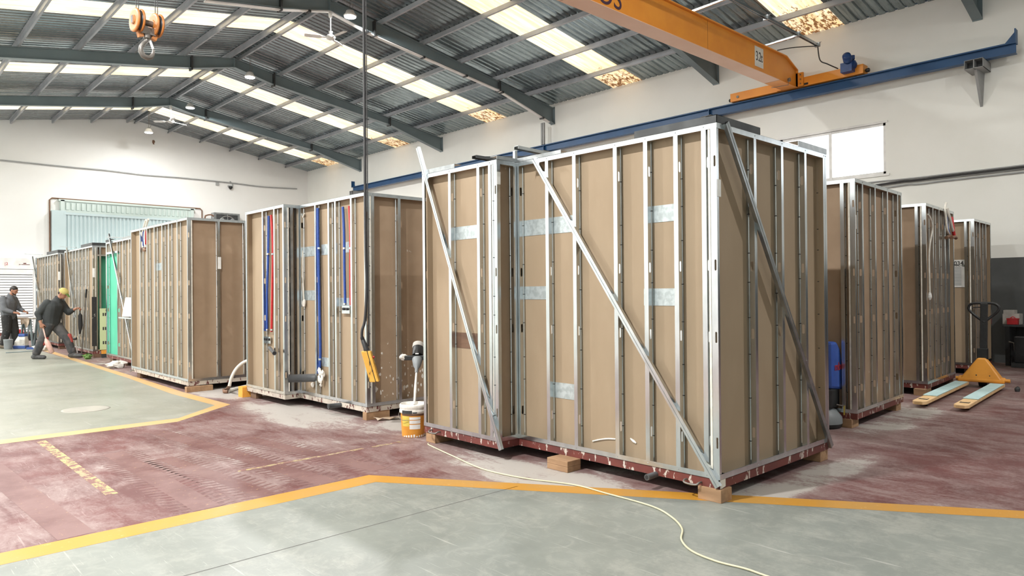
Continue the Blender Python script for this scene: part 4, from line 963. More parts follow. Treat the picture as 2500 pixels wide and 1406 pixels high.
# pod 3
t, L, Rr = plain_pod('third pod of the left row, brown end wall, white tubes poking out on top', 4.04, 6.3, 12.06, 15.25,
    [12.537, 12.975, 13.325, 13.760, 14.193, 14.622],
    [4.527, 4.980, 5.55, 5.95], 'redox_white', cornerL=False)
pipe([(4.020, 14.193, 2.980), (4.060, 14.463, 2.857), (4.075, 14.648, 2.684), (4.080, 14.593, 2.494)], .019, t, 'white_pipe', 'flexible_conduit'); pipe([(4.020, 14.045, 2.983), (4.060, 14.337, 2.848), (4.075, 14.469, 2.673), (4.080, 14.440, 2.486)], .019, t, 'white_pipe', 'flexible_conduit')
pipe([(4.075, 14.517, 2.831), (4.080, 14.564, 2.640), (4.090, 14.603, 2.495)], .014, t, 'blue_pipe', 'pipe_sleeve'); pipe([(4.075, 14.366, 2.805), (4.080, 14.412, 2.631), (4.090, 14.476, 2.473)], .012, t, 'red_pipe', 'pipe_sleeve')
b = MB(); c = Vector((4.070, 14.482, 2.442)); b.blob(c, (.025, .06, .035), None, 8, .2, 5); b.build('pipe_fitting', 'brown_pipe', t)
b = MB(); b.box((-.003, -.003, 2.02), (.052, -.0015, 2.22), fr=lambda u, d, z: Rr(u + Rr.u(4.533) - .002, d, z)); b.build('sticker', 'paper', t)
plate(L, L.u(13.613), L.u(13.775), 2.035, 2.168, t)
handle(L, 3.0, .13, t)
block(4.0, 4.42, 12.01, 12.11, 'long brown timber block under the front corner of the third pod, beside the aisle line', z1=.088); block(4.03, 4.22, 12.06, 12.12, 'thin offcut on top of the block under the front corner of the third pod', z0=.0885, z1=.0995, m='wood_dark')
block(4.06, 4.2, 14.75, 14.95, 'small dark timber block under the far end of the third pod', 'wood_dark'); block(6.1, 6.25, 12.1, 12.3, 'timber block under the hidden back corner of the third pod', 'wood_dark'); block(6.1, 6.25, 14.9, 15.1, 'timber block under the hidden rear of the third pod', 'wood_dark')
# pod 4, green opening
x4 = 4.52
t = thing('bathroom_pod', 'fourth pod of the left row, with a green-lined doorway at its far end', 'pod', (5.4, 17.9, .1), 'steel-stud pods on blocks')
y0, y1, x1 = 16.1, 19.12, 6.4
shell(t, [(x4, y0), (x1, y0), (x1, y1), (x4, y1)], redm='redox')
L = Face((x4, y0), (0, 1), (-1, 0)); Rr = Face((x4, y0), (1, 0), (0, -1)); Bk = Face((x1, y1), (-1, 0), (0, 1)); Es = Face((x1, y0), (0, 1), (1, 0))
for f, l in ((L, y1 - y0), (Rr, x1 - x4), (Bk, x1 - x4), (Es, y1 - y0)): tracks(f, l, t)
yd = 18.151
board(L, .06, yd - y0, t); board(Rr, .06, x1 - x4, t, 'board_dark'); board(Bk, 0, x1 - x4, t); board(Es, 0, y1 - y0, t)
corner(L, Rr, t)
for v in (17.650, 17.186, yd - .04, y1 - .09): stud(L, L.u(v), t)
stud(L, y1 - y0 - .003, t, dirn=-1)
b = MB(); zz = 2.568; b.box((yd - y0, -.001, zz), (y1 - y0, .07, zz + .05), fr=L); b.build('door_header', 'galv', t)
board(L, yd - y0, y1 - y0, t, 'board', z0=zz + .05)
board(L, yd - y0, y1 - y0, t, 'green', z1=zz)
b = MB(); um = L.u(19.032); b.box((um, .04, ZB + .01), (um + .03, .0705, zz), fr=L); b.build('board_edge', 'board_edge', t)
brace((4.490, 18.771, 3.034), (4.490, 16.780, 0.175), (-1, 0, 0), t, 'galv', .06)
angle(L, y1 - y0 - .5, y1 - y0, t, .06); angle(L, .3, 1.6, t, .04, 'galv_dull')
b = MB(); b.obox((4.424, 18.567, 2.950), (4.701, 18.192, 2.930), .05, .02); tag(b.build('loose_channel', 'galv_dull'), 'loose channel lying across the top of the green-lined fourth pod', 'profile', 'loose profiles on the pods')
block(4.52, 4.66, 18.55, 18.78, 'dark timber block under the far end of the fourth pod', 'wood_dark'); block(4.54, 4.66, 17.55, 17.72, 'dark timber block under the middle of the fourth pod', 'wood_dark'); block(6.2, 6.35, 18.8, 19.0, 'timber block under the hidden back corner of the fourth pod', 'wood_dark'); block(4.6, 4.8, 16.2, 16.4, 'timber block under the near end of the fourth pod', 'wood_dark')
# pod 5
t, L, Rr = plain_pod('fifth pod of the left row, with dark end board and open green-lined doorway', 4.52, 6.6, 20.4, 23.6,
    [21.044, 21.397, 21.807, 22.182, 22.519, 22.915],
    [4.597, 4.675], 'redox', boardR=None, cornerL=False)
xg = 4.639 - 4.52
board(Rr, .06, xg, t, 'wood_dark'); zh = 2.594
board(Rr, xg, 2.05, t, 'board_dark', z0=zh + .04); b = MB(); b.box((xg, 0, zh), (2.0, .07, zh + .04), fr=Rr); b.build('door_header', 'galv', t)
b = MB(); b.box((xg + .02, .28, ZB), (2.0, .295, zh), fr=Rr); b.build('inner_wall_board', 'green', t)
angle(Rr, 0, 2.0, t, .075); angle(L, 0, 1.2, t, .075)
brace((4.490, 23.238, 2.928), (4.490, 22.288, 0.989), (-1, 0, 0), t, 'galv', .06)
b = MB(); b.obox((4.303, 23.088, 2.960), (4.635, 22.715, 2.930), .04, .015); tag(b.build('loose_channel', 'galv_dull'), 'loose channel lying across the top of the fifth pod', 'profile', 'loose profiles on the pods')
b = MB(); b.box((.0, -.003, 2.05), (.05, -.0015, 2.28), fr=Rr); b.build('sticker', 'paper', t)
b = MB(); b.box((xg - .14, -.01, .30), (xg - .03, 0, 1.55), fr=Rr); sp = b.build('splattered_board', 'trousers_paint', t)
b = MB(); z = 1.254
b.box((xg + .03, -.06, .20), (xg + .75, -.02, z), fr=Rr); o = tag(b.build('board_pack', 'lime'), 'pale green board pack with black print standing in the doorway of the fifth pod', 'board')
for s0, s1, z0, z1 in [(.09 + s, .12 + s, .34 + .36*k, .42 + .36*k) for k in range(3) for s in (0, .05, .24)] + [(.20, .40, .62, .64), (.24, .40, .72, .75), (.16, .45, z - .07, z - .03)]:
    b = MB(); b.box((xg + s0, -.062, z0), (xg + s1, -.0605, z1), fr=Rr); b.build('black_print', 'ink', o)
b = MB(); b.box((xg + .05, -.16, .0), (xg + .5, -.08, .10), fr=Rr); tag(b.build('paint_case', 'dark_steel'), 'dark splattered case on the floor under the green doorway', 'case'); b = MB(); b.box((xg + .05, -.15, .101), (xg + .42, -.08, .19), fr=Rr); tag(b.build('orange_box', 'orange_block'), 'orange box sitting on the dark case under the green doorway', 'box')
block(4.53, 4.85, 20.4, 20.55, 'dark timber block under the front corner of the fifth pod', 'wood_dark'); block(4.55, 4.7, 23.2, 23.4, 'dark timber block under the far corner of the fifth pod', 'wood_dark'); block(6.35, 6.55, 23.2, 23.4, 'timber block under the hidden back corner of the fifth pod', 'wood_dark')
# pod 6
t, L, Rr = plain_pod('sixth and farthest pod of the left row, next to the white roller shutter', 4.52, 6.6, 24.45, 27.7,
    [25.028, 25.502, 25.899, 26.275, 26.726, 27.326, 27.878],
    [4.635, 5.7, 6.2], 'redox', boardR='wood_dark', cornerL=False)
angle(Rr, 0, 2.0, t, .09); angle(L, 0, 1.6, t, .09)
b = MB(); b.box((.0, -.003, 2.05), (.05, -.0015, 2.3), fr=Rr); b.build('sticker', 'paper', t)
brace((4.490, 28.334, 2.896), (4.490, 26.858, 1.090), (-1, 0, 0), t, 'galv', .06)
b = MB(); b.obox((4.213, 27.791, 2.960), (4.630, 27.441, 2.930), .04, .015); tag(b.build('loose_channel', 'galv_dull'), 'loose channel lying across the top of the sixth, farthest pod', 'profile', 'loose profiles on the pods')
block(4.55, 4.75, 24.5, 24.7, 'dark timber block under the front corner of the sixth pod', 'wood_dark'); block(4.55, 4.7, 27.3, 27.5, 'dark timber block under the far corner of the sixth pod', 'wood_dark'); block(6.35, 6.55, 27.3, 27.5, 'timber block under the hidden back corner of the sixth pod', 'wood_dark')

# ---- right row
t, L, Rr = plain_pod('nearest pod of the right row, its narrow end facing the blue floor machine', 8.39, 10.15, 3.21, 6.4,
    [3.335, 3.9, 4.5, 5.1, 5.7], [8.624, 9.072, 9.541, 9.960], 'redox', boardL='board_dark')
b = MB(); b.box((.0, -.003, 2.28), (.035, -.0015, 2.44), fr=Rr); b.build('sticker', 'paper', t)
t.rotation_euler.z = R(2.6)
block(8.36, 8.56, 3.26, 3.48, 'two-tone timber block under the front corner of the nearest right-row pod'); block(9.93, 10.1, 3.31, 3.46, 'timber block under the right-hand corner of the nearest right-row pod'); block(8.45, 8.6, 6.1, 6.3, 'timber block under the hidden left back corner of the nearest right-row pod', 'wood_dark'); block(9.93, 10.08, 6.1, 6.3, 'timber block under the hidden right back corner of the nearest right-row pod', 'wood_dark')
t, L, Rr = plain_pod('middle pod of the right row, blue and red pipe ends at its right edge', 11.66, 13.42, 3.45, 6.4,
    [3.56, 4.1, 4.7, 5.3], [12.050, 12.425, 12.780, 13.067], 'redox', boardL='board_dark')
pipe([(11.806, 3.460, 2.701), (11.883, 3.440, 2.631), (12.016, 3.450, 2.485), (11.904, 3.460, 2.245), (11.845, 3.460, 1.984), (11.829, 3.450, 1.504)], .014, t, 'white_pipe', 'flexible_conduit'); b = MB(); b.blob((11.784, 3.440, 1.473), (.035, .03, .06), None, 9, .08, 3); b.build('conduit_plug', 'paper', t)
pipe([(12.864, 3.440, 2.955), (12.732, 3.430, 2.851), (12.733, 3.420, 2.720), (12.758, 3.410, 2.525), (12.890, 3.410, 2.454)], .019, t, 'white_pipe', 'flexible_conduit'); pipe([(12.727, 3.400, 2.861), (12.788, 3.380, 2.721), (12.898, 3.370, 2.563), (13.012, 3.360, 2.457)], .021, t, 'white_pipe', 'flexible_conduit')
pipe([(12.854, 3.440, 2.730), (12.833, 3.420, 2.556), (12.918, 3.410, 2.455)], .02, t, 'blue_pipe', 'pipe_sleeve'); pipe([(13.022, 3.400, 2.732), (12.954, 3.370, 2.567), (12.983, 3.360, 2.442)], .026, t, 'red_pipe', 'pipe_sleeve')
b = MB(); b.tube([(12.651, 3.400, 2.389), (12.869, 3.400, 2.419), (12.931, 3.390, 2.402)], .028, 8); b.tube([(12.814, 3.360, 2.394), (13.010, 3.360, 2.417), (13.074, 3.350, 2.400)], .028, 8); b.build('pipe_fitting', 'brown_pipe', t)
handle(L, .75, .13, t, .26)
t.rotation_euler.z = R(3.4)
block(11.58, 11.85, 3.46, 3.62, 'timber block under the front corner of the middle right-row pod'); block(13.2, 13.38, 3.58, 3.74, 'timber block under the right-hand corner of the middle right-row pod', 'wood_dark'); block(11.75, 11.9, 6.1, 6.3, 'timber block under the hidden left back corner of the middle right-row pod', 'wood_dark'); block(13.2, 13.38, 6.1, 6.3, 'timber block under the hidden right back corner of the middle right-row pod', 'wood_dark')
t, L, Rr = plain_pod('last pod of the right row near the wall, printed sheet on its brown side', 15.05, 16.38, 3.66, 6.4,
    [3.78, 4.3, 4.9, 5.5], [15.460, 15.960, 16.343], 'redox', boardL='board')
p0, p1, z0, z1 = 3.795, 4.086, 1.605, 2.116
b = MB(); b.box((15.112, p0, z0), (15.118, p1, z1)); s = b.build('printed_sheet', 'paper', t, 'white sheet headed 034')
h = z1 - z0; yl = 4.005
text('034', .105, (15.108, yl, z1 - h*.13), (0, -1, 0), (0, 0, 1), 'ink', s, 'sheet_heading', align='LEFT'); text('TIPO 02D', .05, (15.108, yl, z1 - h*.21), (0, -1, 0), (0, 0, 1), 'ink', s, 'sheet_heading', align='LEFT')
b = MB()
for k in range(23): b.box((15.109, p0 + .09, z1 - h*(.27 + .03*k) - .004), (15.1115, yl + .02, z1 - h*(.27 + .03*k) + .004))
b.build('table_line', 'bracket', s)
handle(L, .7, .13, t, .26)
t.rotation_euler.z = R(2.0)
block(15.95, 16.2, 3.72, 3.9, 'dark timber block under the right-hand corner of the last right-row pod', 'wood_dark'); block(15.1, 15.3, 3.7, 3.86, 'timber block under the front corner of the last right-row pod', 'wood_dark'); block(15.2, 15.35, 6.1, 6.3, 'timber block under the hidden left back corner of the last right-row pod', 'wood_dark'); block(16.1, 16.3, 6.1, 6.3, 'timber block under the hidden right back corner of the last right-row pod', 'wood_dark')

# ================================================================== THINGS ON THE FLOOR
def arc_patch(b, c, r, z0, z1, a0, a1, m, r2=None, n=12):
    r2 = r if r2 is None else r2; V = []
    for i in range(n + 1):
        a = R(a0 + (a1 - a0)*i/n)
        for rr, z in ((r, z0), (r2, z1)): V.append((c[0] + rr*math.cos(a), c[1] + rr*math.sin(a), z))
    b.add(V, [(2*i, 2*i+2, 2*i+3, 2*i+1) for i in range(n)], m, True)
def bucket():
    c = (4.60, 6.53, 0); t = thing('plaster_bucket', 'orange and yellow plastic bucket with a plaster-caked white rim beside the nearest pod', 'bucket', c)
    b = MB(); b.lathe([(.125, .0), (.132, .012), (.146, .27), (.148, .275)], c, n=32); b.build('bucket_body', 'orange_block', t)
    b = MB(); b.lathe([(.149, .262), (.158, .268), (.158, .30), (.150, .31), (.157, .318), (.157, .352), (.150, .362), (.140, .358), (.138, .335), (.02, .328), (.0, .328)], c, n=32); b.build('bucket_rim', 'plaster', t)
    b = MB(); arc_patch(b, c, .1592, .266, .302, -178, -132, 'dark_steel'); arc_patch(b, c, .1594, .270, .284, -130, -112, 'dark_steel'); b.build('bare_rim', None, t)
    k = lambda z: .132 + (.146 - .132)*(z - .012)/.258 + .0012
    b = MB(); arc_patch(b, c, k(.125), .125, .238, -185, -146, 'tag_yellow', k(.238)); b.build('yellow_label', None, t)
    b = MB()
    for z0, z1 in ((.095, .145), (.155, .192), (.200, .228)): arc_patch(b, c, k(z0), z0, z1, -145, -95, 'paper', k(z1))
    b.build('white_label', None, t)
    b = MB(); arc_patch(b, c, k(.238), .240, .262, -185, -60, 'brown_pipe', k(.262))
    b.build('colour_band', None, t)
    for a in range(-180, -60, 13): b = MB(); arc_patch(b, c, k(.01), .005, .02 + .02*((a*7) % 5)/5, a, a + 8, 'plaster', k(.03), 3); b.build('plaster_drip', None, t)
    b = MB(); b.tube(bez([(c[0] - .10, c[1] + .115, .29), (c[0] - .16, c[1] + .06, .24), (c[0] - .175, c[1] - .02, .20), (c[0] - .13, c[1] - .09, .20)]), .003, 6); b.build('wire_handle', 'hook_steel', t)
    t = thing('mixer_drill', 'plaster-spattered electric mixing drill standing in the bucket', 'mixer', (4.62, 6.6, .3))
    A = Vector((4.63, 6.56, .34)); B = Vector((4.835, 6.800, 0.683)); D = (B - A).normalized()
    b = MB(); b.tube([A, A.lerp(B, .5), B], [.012, .017, .010], 10); b.build('shaft', 'plastic_bag', t)
    b = MB(); b.lathe([(.018, 0), (.022, .06), (.045, .10), (.062, .18), (.06, .20)], B - D*.03, D, 16); b.build('gearbox', 'machine_grey', t)
    s = Vector((.73, -.68, 0)); C = B + D*.17
    b = MB(); b.obox(C - s*.16 + D*.02, C + s*.16 + D*.02, .06, .055); b.tube([C - s*.12 + D*.02, C - s*.2 + D*.02], .024, 10); b.build('handle_frame', 'black', t, bevel=.01)
    b = MB(); b.blob(C - s*.17 + D*.03, (.05, .05, .035), None, 10, .2, 3); b.build('caked_plaster', 'plaster', t)
    b = MB(); b.lathe([(.062, .05), (.066, .08), (.064, .17)], C, D, 18); b.build('motor_case', 'black', t); b = MB(); b.lathe([(.068, .165), (.070, .18), (.066, .225), (.05, .235)], C, D, 18); b.build('motor_cap', 'white_box', t)
    b = MB(); q = C + D*.11 - Vector((.684, .73, 0))*.067; b.box((-.02, -.002, -.03), (.02, .002, .03), fr=lambda x, y, z: q + s*x - Vector((.684, .73, 0))*y + D*z); b.build('rating_label', 'paper', t)
bucket()
def floor_small():
    z = .0085
    P = [(4.448, 6.053, 0.008), (4.412, 6.004, 0.008), (4.372, 5.852, 0.008), (4.262, 5.377, 0.008), (4.148, 4.822, 0.008), (4.194, 4.342, 0.008), (4.338, 3.911, 0.008), (4.335, 3.564, 0.008), (4.314, 3.121, 0.008), (4.205, 2.869, 0.008), (4.051, 2.684, 0.008), (3.863, 2.564, 0.009), (3.745, 2.411, 0.008), (3.706, 2.220, 0.008), (3.724, 2.048, 0.008), (3.712, 1.906, 0.008), (3.706, 1.663, 0.008)]
    b = MB(); b.tube(bez(P, 8), .0065, 8); tag(b.build('extension_cord', 'cord'), 'thin beige cord snaking over the yellow line and the grey floor', 'cord')
    b = MB(); p = Vector((4.535, 10.838, 0.000)); b.box((p.x - .12, p.y - .04, 0), (p.x + .08, p.y + .12, .16)); tag(b.build('orange_block', 'orange_block', bevel=.005), 'small bright orange painted block beside the far corner of the pipe-fitted pod', 'block')
    t = thing('air_hose', 'thick white hose arching down to a brown coupling on the floor', 'hose', (4.556, 11.808, 0.000))
    q = Vector((4.471, 11.587, 0.030)); k = 11.15
    b = MB(); b.tube(bez([(4.864, 11.100, 0.545), (4.709, 11.100, 0.543), (4.590, 11.150, 0.510), (4.492, 11.200, 0.416), (4.421, 11.220, 0.284), (4.393, 11.250, 0.142)]), .026, 10); b.tube(bez([(4.445, 11.451, 0.026), (4.670, 11.700, 0.026), (4.916, 11.880, 0.026), (5.019, 11.922, 0.026)]), .026, 10); b.build('hose_line', 'white_pipe', t)
    b = MB(); b.tube([(4.399, 11.250, 0.154), (4.480, 11.542, 0.060), (4.466, 11.661, 0.030), (4.396, 11.461, 0.030), (4.433, 11.422, 0.030)], .028, 10); b.build('hose_coupling', 'brown_pipe', t)
    b = MB(); c = Vector((4.909, 7.627, 0.000)); V = []; rnd = random.Random(5)
    for i in range(5):
        for j in range(3): V.append((c.x - .12 + .07*i + rnd.uniform(-.015, .015), c.y - .05 + .05*j - .03*i, .004 + .03*abs(math.sin(i*1.7 + j)) + rnd.uniform(0, .006)))
    b.add(V, [(3*i+j, 3*i+j+1, 3*i+3+j+1, 3*i+3+j) for i in range(4) for j in range(2)]); tag(b.build('cardboard_scrap', 'cardboard', solid=.003), 'curled torn cardboard scrap on the floor before the pipe-fitted pod', 'scrap')
    b = MB(); c = Vector((4.470, 17.327, 0.050)); b.blob((c.x - .2, c.y - .1, .075), (.2, .15, .085), None, 12, .25, 9); tag(b.build('plastic_sheet', 'plastic_bag'), 'crumpled white plastic sheet on the floor before the fourth pod', 'sheet')
    b = MB(); c = Vector((13.041, 2.627, 0.030)); b.blob((c.x, c.y, .032), (.05, .04, .04), None, 8, .25, 2); tag(b.build('dark_lump', 'dark_steel'), 'small dark lump on the floor right of the pallet truck', 'debris')
    c = Vector((2.420, 11.330, 0.000)); b = MB(); b.lathe([(.30, 0), (.30, .003), (.27, .004)], (c.x, c.y, .0006), n=28); tag(b.build('floor_drain', 'f_bare'), 'faint round drain cover set in the grey aisle floor', 'drain')
    # tray leaning on pod 4
    t = thing('mortar_board', 'white tilted board resting on a small grey ledge against the fourth pod', 'board', (4.400, 16.812, 1.328))
    b = MB(); P = [Vector((4.490, 17.373, 1.530)), Vector((4.490, 16.722, 1.522)), Vector((4.300, 16.197, 1.140)), Vector((4.300, 16.894, 1.135))]; b.prism(P, (.02, 0, .012)); b.build('tilted_panel', 'white_paint', t)
    b = MB(); p, q = Vector((4.280, 16.847, 1.110)), Vector((4.400, 16.337, 1.100)); b.obox(p, q, .14, .03); b.build('ledge', 'galv', t); b = MB(); b.obox(Vector((4.360, 16.573, 1.096)), Vector((4.500, 16.759, 1.539)), .03, .03); b.obox(Vector((4.360, 16.695, 1.067)), Vector((4.500, 16.932, 0.504)), .03, .03); b.build('ledge_strut', 'galv_dull', t)
floor_small()

def pallet_truck():
    ca, sa = math.cos(R(3.7)), math.sin(R(3.7))
    def g(x, y, z): return Vector((10.40 + x*ca - y*sa, 2.95 + x*sa + y*ca, z))
    side = g(0, 1, 0) - g(0, 0, 0); fw = g(1, 0, 0) - g(0, 0, 0)
    t = thing('pallet_truck', 'orange hand pallet truck with long forks and a black loop handle', 'pallet truck', g(2.7, 0, 0))
    for y, l in ((.24, 'left'), (-.24, 'right')):
        b = MB(); w = .085
        top = [(0, y - .05), (.06, y - w), (2.70, y - w), (2.70, y + w), (.06, y + w), (0, y + .05)]
        b.prism([g(x, q, .045) for x, q in top], (0, 0, .045)); b.build('fork', 'truck_worn', t, bevel=.006)
        b = MB(); b.box((.22, y - .055, .0895), (.34, y + .055, .0915), fr=g); b.build('wheel_slot', 'dark_steel', t)
        b = MB(); b.lathe([(.035, -.05), (.035, .05)], g(.28, y, .036), side, 14); b.build('load_roller', 'black', t)
        b = MB(); b.box((.28, y - .045, .085), (.315, y + .045, .094), fr=g); b.build('push_rod', 'truck_worn', t)
        b = MB(); b.box((.62, y - .088, .0915), (2.60, y + .088, .103), fr=g); tag(b.build('anti_slip_strip', 'foam', bevel=.003), 'pale aqua strip lying on the %s fork of the pallet truck' % l, 'strip')
    b = MB(); x0, x1 = 2.70, 2.92
    b.prism([g(x0, -.32, .085), g(x0, .32, .085), g(x0 + .14, .32, .12), g(x0 + .14, -.32, .12)], (0, 0, .06))
    V = [(x0, -.31, .10), (x0, .31, .10), (x1, .31, .10), (x1, -.31, .10), (x0 + .10, -.055, .47), (x0 + .10, .055, .47), (x1, .055, .47), (x1, -.055, .47)]
    b.add([g(*v) for v in V], [(0, 1, 5, 4), (1, 2, 6, 5), (2, 3, 7, 6), (3, 0, 4, 7), (4, 5, 6, 7), (3, 2, 1, 0)]); b.build('mast_hood', 'truck', t, bevel=.02)
    for y in (-.36, .30): b = MB(); b.lathe([(.03, -.02), (.03, .05)], g(x0 + .08, y, .13), side, 12); b.build('hinge_pin', 'truck', t)
    b = MB(); b.box((x0 + .14, -.07, .35), (x0 + .26, .07, .62), fr=g); b.obox(g(x0 + .21, -.01, .58), g(x0 + .26, -.02, 1.34), .10, .05, fw); b.build('tow_bar', 'black', t, bevel=.008)
    xh = x0 + .26
    b = MB(); b.tube(bez([g(xh - .03, -.02, 1.04), g(xh, .095, 1.13), g(xh, .18, 1.22), g(xh, .195, 1.28), g(xh, .145, 1.335), g(xh, -.02, 1.345), g(xh, -.155, 1.335), g(xh, -.215, 1.28), g(xh, -.195, 1.21), g(xh, -.115, 1.13), g(xh - .03, -.02, 1.04)], 5), .021, 8); b.build('loop_handle', 'black', t)
    b = MB(); b.tube(bez([g(xh, 0, 1.275), g(xh, .1, 1.275), g(xh - .01, .15, 1.255)]), .009, 6); b.build('release_lever', 'black', t)
    b = MB(); b.lathe([(.085, -.06), (.085, -.01), (.085, .01), (.085, .06)], g(xh, 0, .087), side, 16); b.build('steer_wheel', 'black', t)
    for y, z, s in ((.06, .20, .012), (-.12, .2, .01), (.2, .14, .01), (-.22, .16, .009)): b = MB(); b.blob(g(x0 + .027, y, z), (.006, s, s), None, 6); b.build('bolt_hole', 'dark_steel', t)
pallet_truck()

def right_side():
    zt = (17.200, 3.758, 0.835)[2]
    t = thing('work_table', 'dark steel work table against the grey wall at the right edge of the photo', 'table', (17.3, 2.8, 0))
    b = MB(); b.box((17.18, .9, zt - .04), (17.78, 3.70, zt)); b.build('tabletop', 'dark_steel', t)
    for x in (17.23, 17.73):
        for y in (1.0, 3.62): b = MB(); b.box((x - .04, y - .04, 0), (x + .04, y + .04, zt - .04)); b.build('table_leg', 'black', t)
    b = MB(); b.box((17.70, 1.0, .1), (17.74, 3.66, zt - .04)); b.box((17.23, 1.0, .16), (17.7, 3.6, .19)); b.build('shelf_panel', 'black', t)
    y0, y1 = 3.736, 3.449
    b = MB(); b.box((17.36, y1, zt + .001), (17.66, y0, zt + .215)); tag(b.build('carton', 'white_box'), 'off-white carton standing on the dark work table', 'carton')
    b = MB(); b.box((17.38, y0 - .2, zt + .216), (17.62, y0 - .01, zt + .29)); tag(b.build('small_box', 'white_box'), 'small flat box on top of the off-white carton', 'box')
    y0, y1 = 3.634, 3.447
    t = thing('red_toolbox', 'red plastic box in front of the carton on the dark work table', 'box', (17.25, y0, zt)); b = MB(); b.box((17.21, y1, zt + .001), (17.33, y0, zt + .10)); b.build('box_body', 'red_box', t, bevel=.01); b = MB(); b.box((17.205, y1 - .005, zt + .10), (17.335, y0 + .005, zt + .13)); b.tube(bez([(17.27, y1 + .05, zt + .13), (17.27, (y0 + y1)/2, zt + .16), (17.27, y0 - .05, zt + .13)]), .01, 6); b.build('box_lid', 'red_box', t)
    # dark trolley at the very edge
    t = thing('black_trolley', 'black upright machine with a grey foot plate at the far right edge', 'machine', (15.6, 2.9, 0))
    b = MB(); c = (17.011, 3.334, 0.000); b.box((c[0] - .15, c[1] - .55, .002), (c[0] + .05, c[1] + .16, .09)); b.build('foot_plate', 'dark_steel', t); b = MB(); b.box((c[0] - .1, c[1] - .5, .0905), (c[0] + .05, c[1] + .12, .62)); b.build('machine_body', 'black', t, bevel=.02); b = MB(); b.tube([(c[0], c[1] + .1, .1), (c[0] - .03, c[1] + .13, .48), (c[0] - .02, c[1] + .22, .50)], .02, 6); b.build('pedal_bar', 'hook_steel', t)
    # floor machine
    c = Vector((8.100, 3.382, 0.000)) + Vector((.16, .18, 0)); t = thing('floor_scrubber', 'blue upright floor machine half hidden behind the nearest pod', 'floor machine', c)
    b = MB(); b.lathe([(.20, .0), (.22, .02), (.22, .05)], c, n=24); b.build('brush_skirt', 'black', t)
    b = MB(); b.lathe([(.225, .052), (.222, .12), (.16, .20), (.10, .23)], c, n=24); b.build('deck', 'machine_grey', t)
    b = MB(); b.box((c.x - .10, c.y - .15, .22), (c.x + .17, c.y + .15, .46)); b.build('motor_body', 'black', t, bevel=.03)
    b = MB(); b.prism([(c.x - .11, c.y - .17, .46), (c.x + .22, c.y - .17, .42), (c.x + .20, c.y - .17, .72), (c.x + .14, c.y - .17, .90), (c.x + .04, c.y - .17, .99), (c.x - .11, c.y - .17, .99)], (0, .34, 0)); b.build('tank', 'machine_blue', t, bevel=.03)
    b = MB(); b.box((c.x + .205, c.y - .15, .56), (c.x + .235, c.y - .08, .74)); b.build('filler_cap', 'paper', t)
    text('mbus', .13, (c.x + .10, c.y - .174, .70), (1, 0, 0), (0, 0, 1), 'red_box', t, 'tank_lettering')
    b = MB(); b.tube(bez([(c.x, c.y - .17, .27), (c.x + .1, c.y - .21, .25), (c.x + .18, c.y - .17, .28)]), .008, 6); b.build('cord_hook', 'hook_steel', t); b = MB(); b.box((c.x + .10, c.y - .215, .14), (c.x + .15, c.y - .21, .25)); b.build('yellow_tag', 'tag_yellow', t)
right_side()

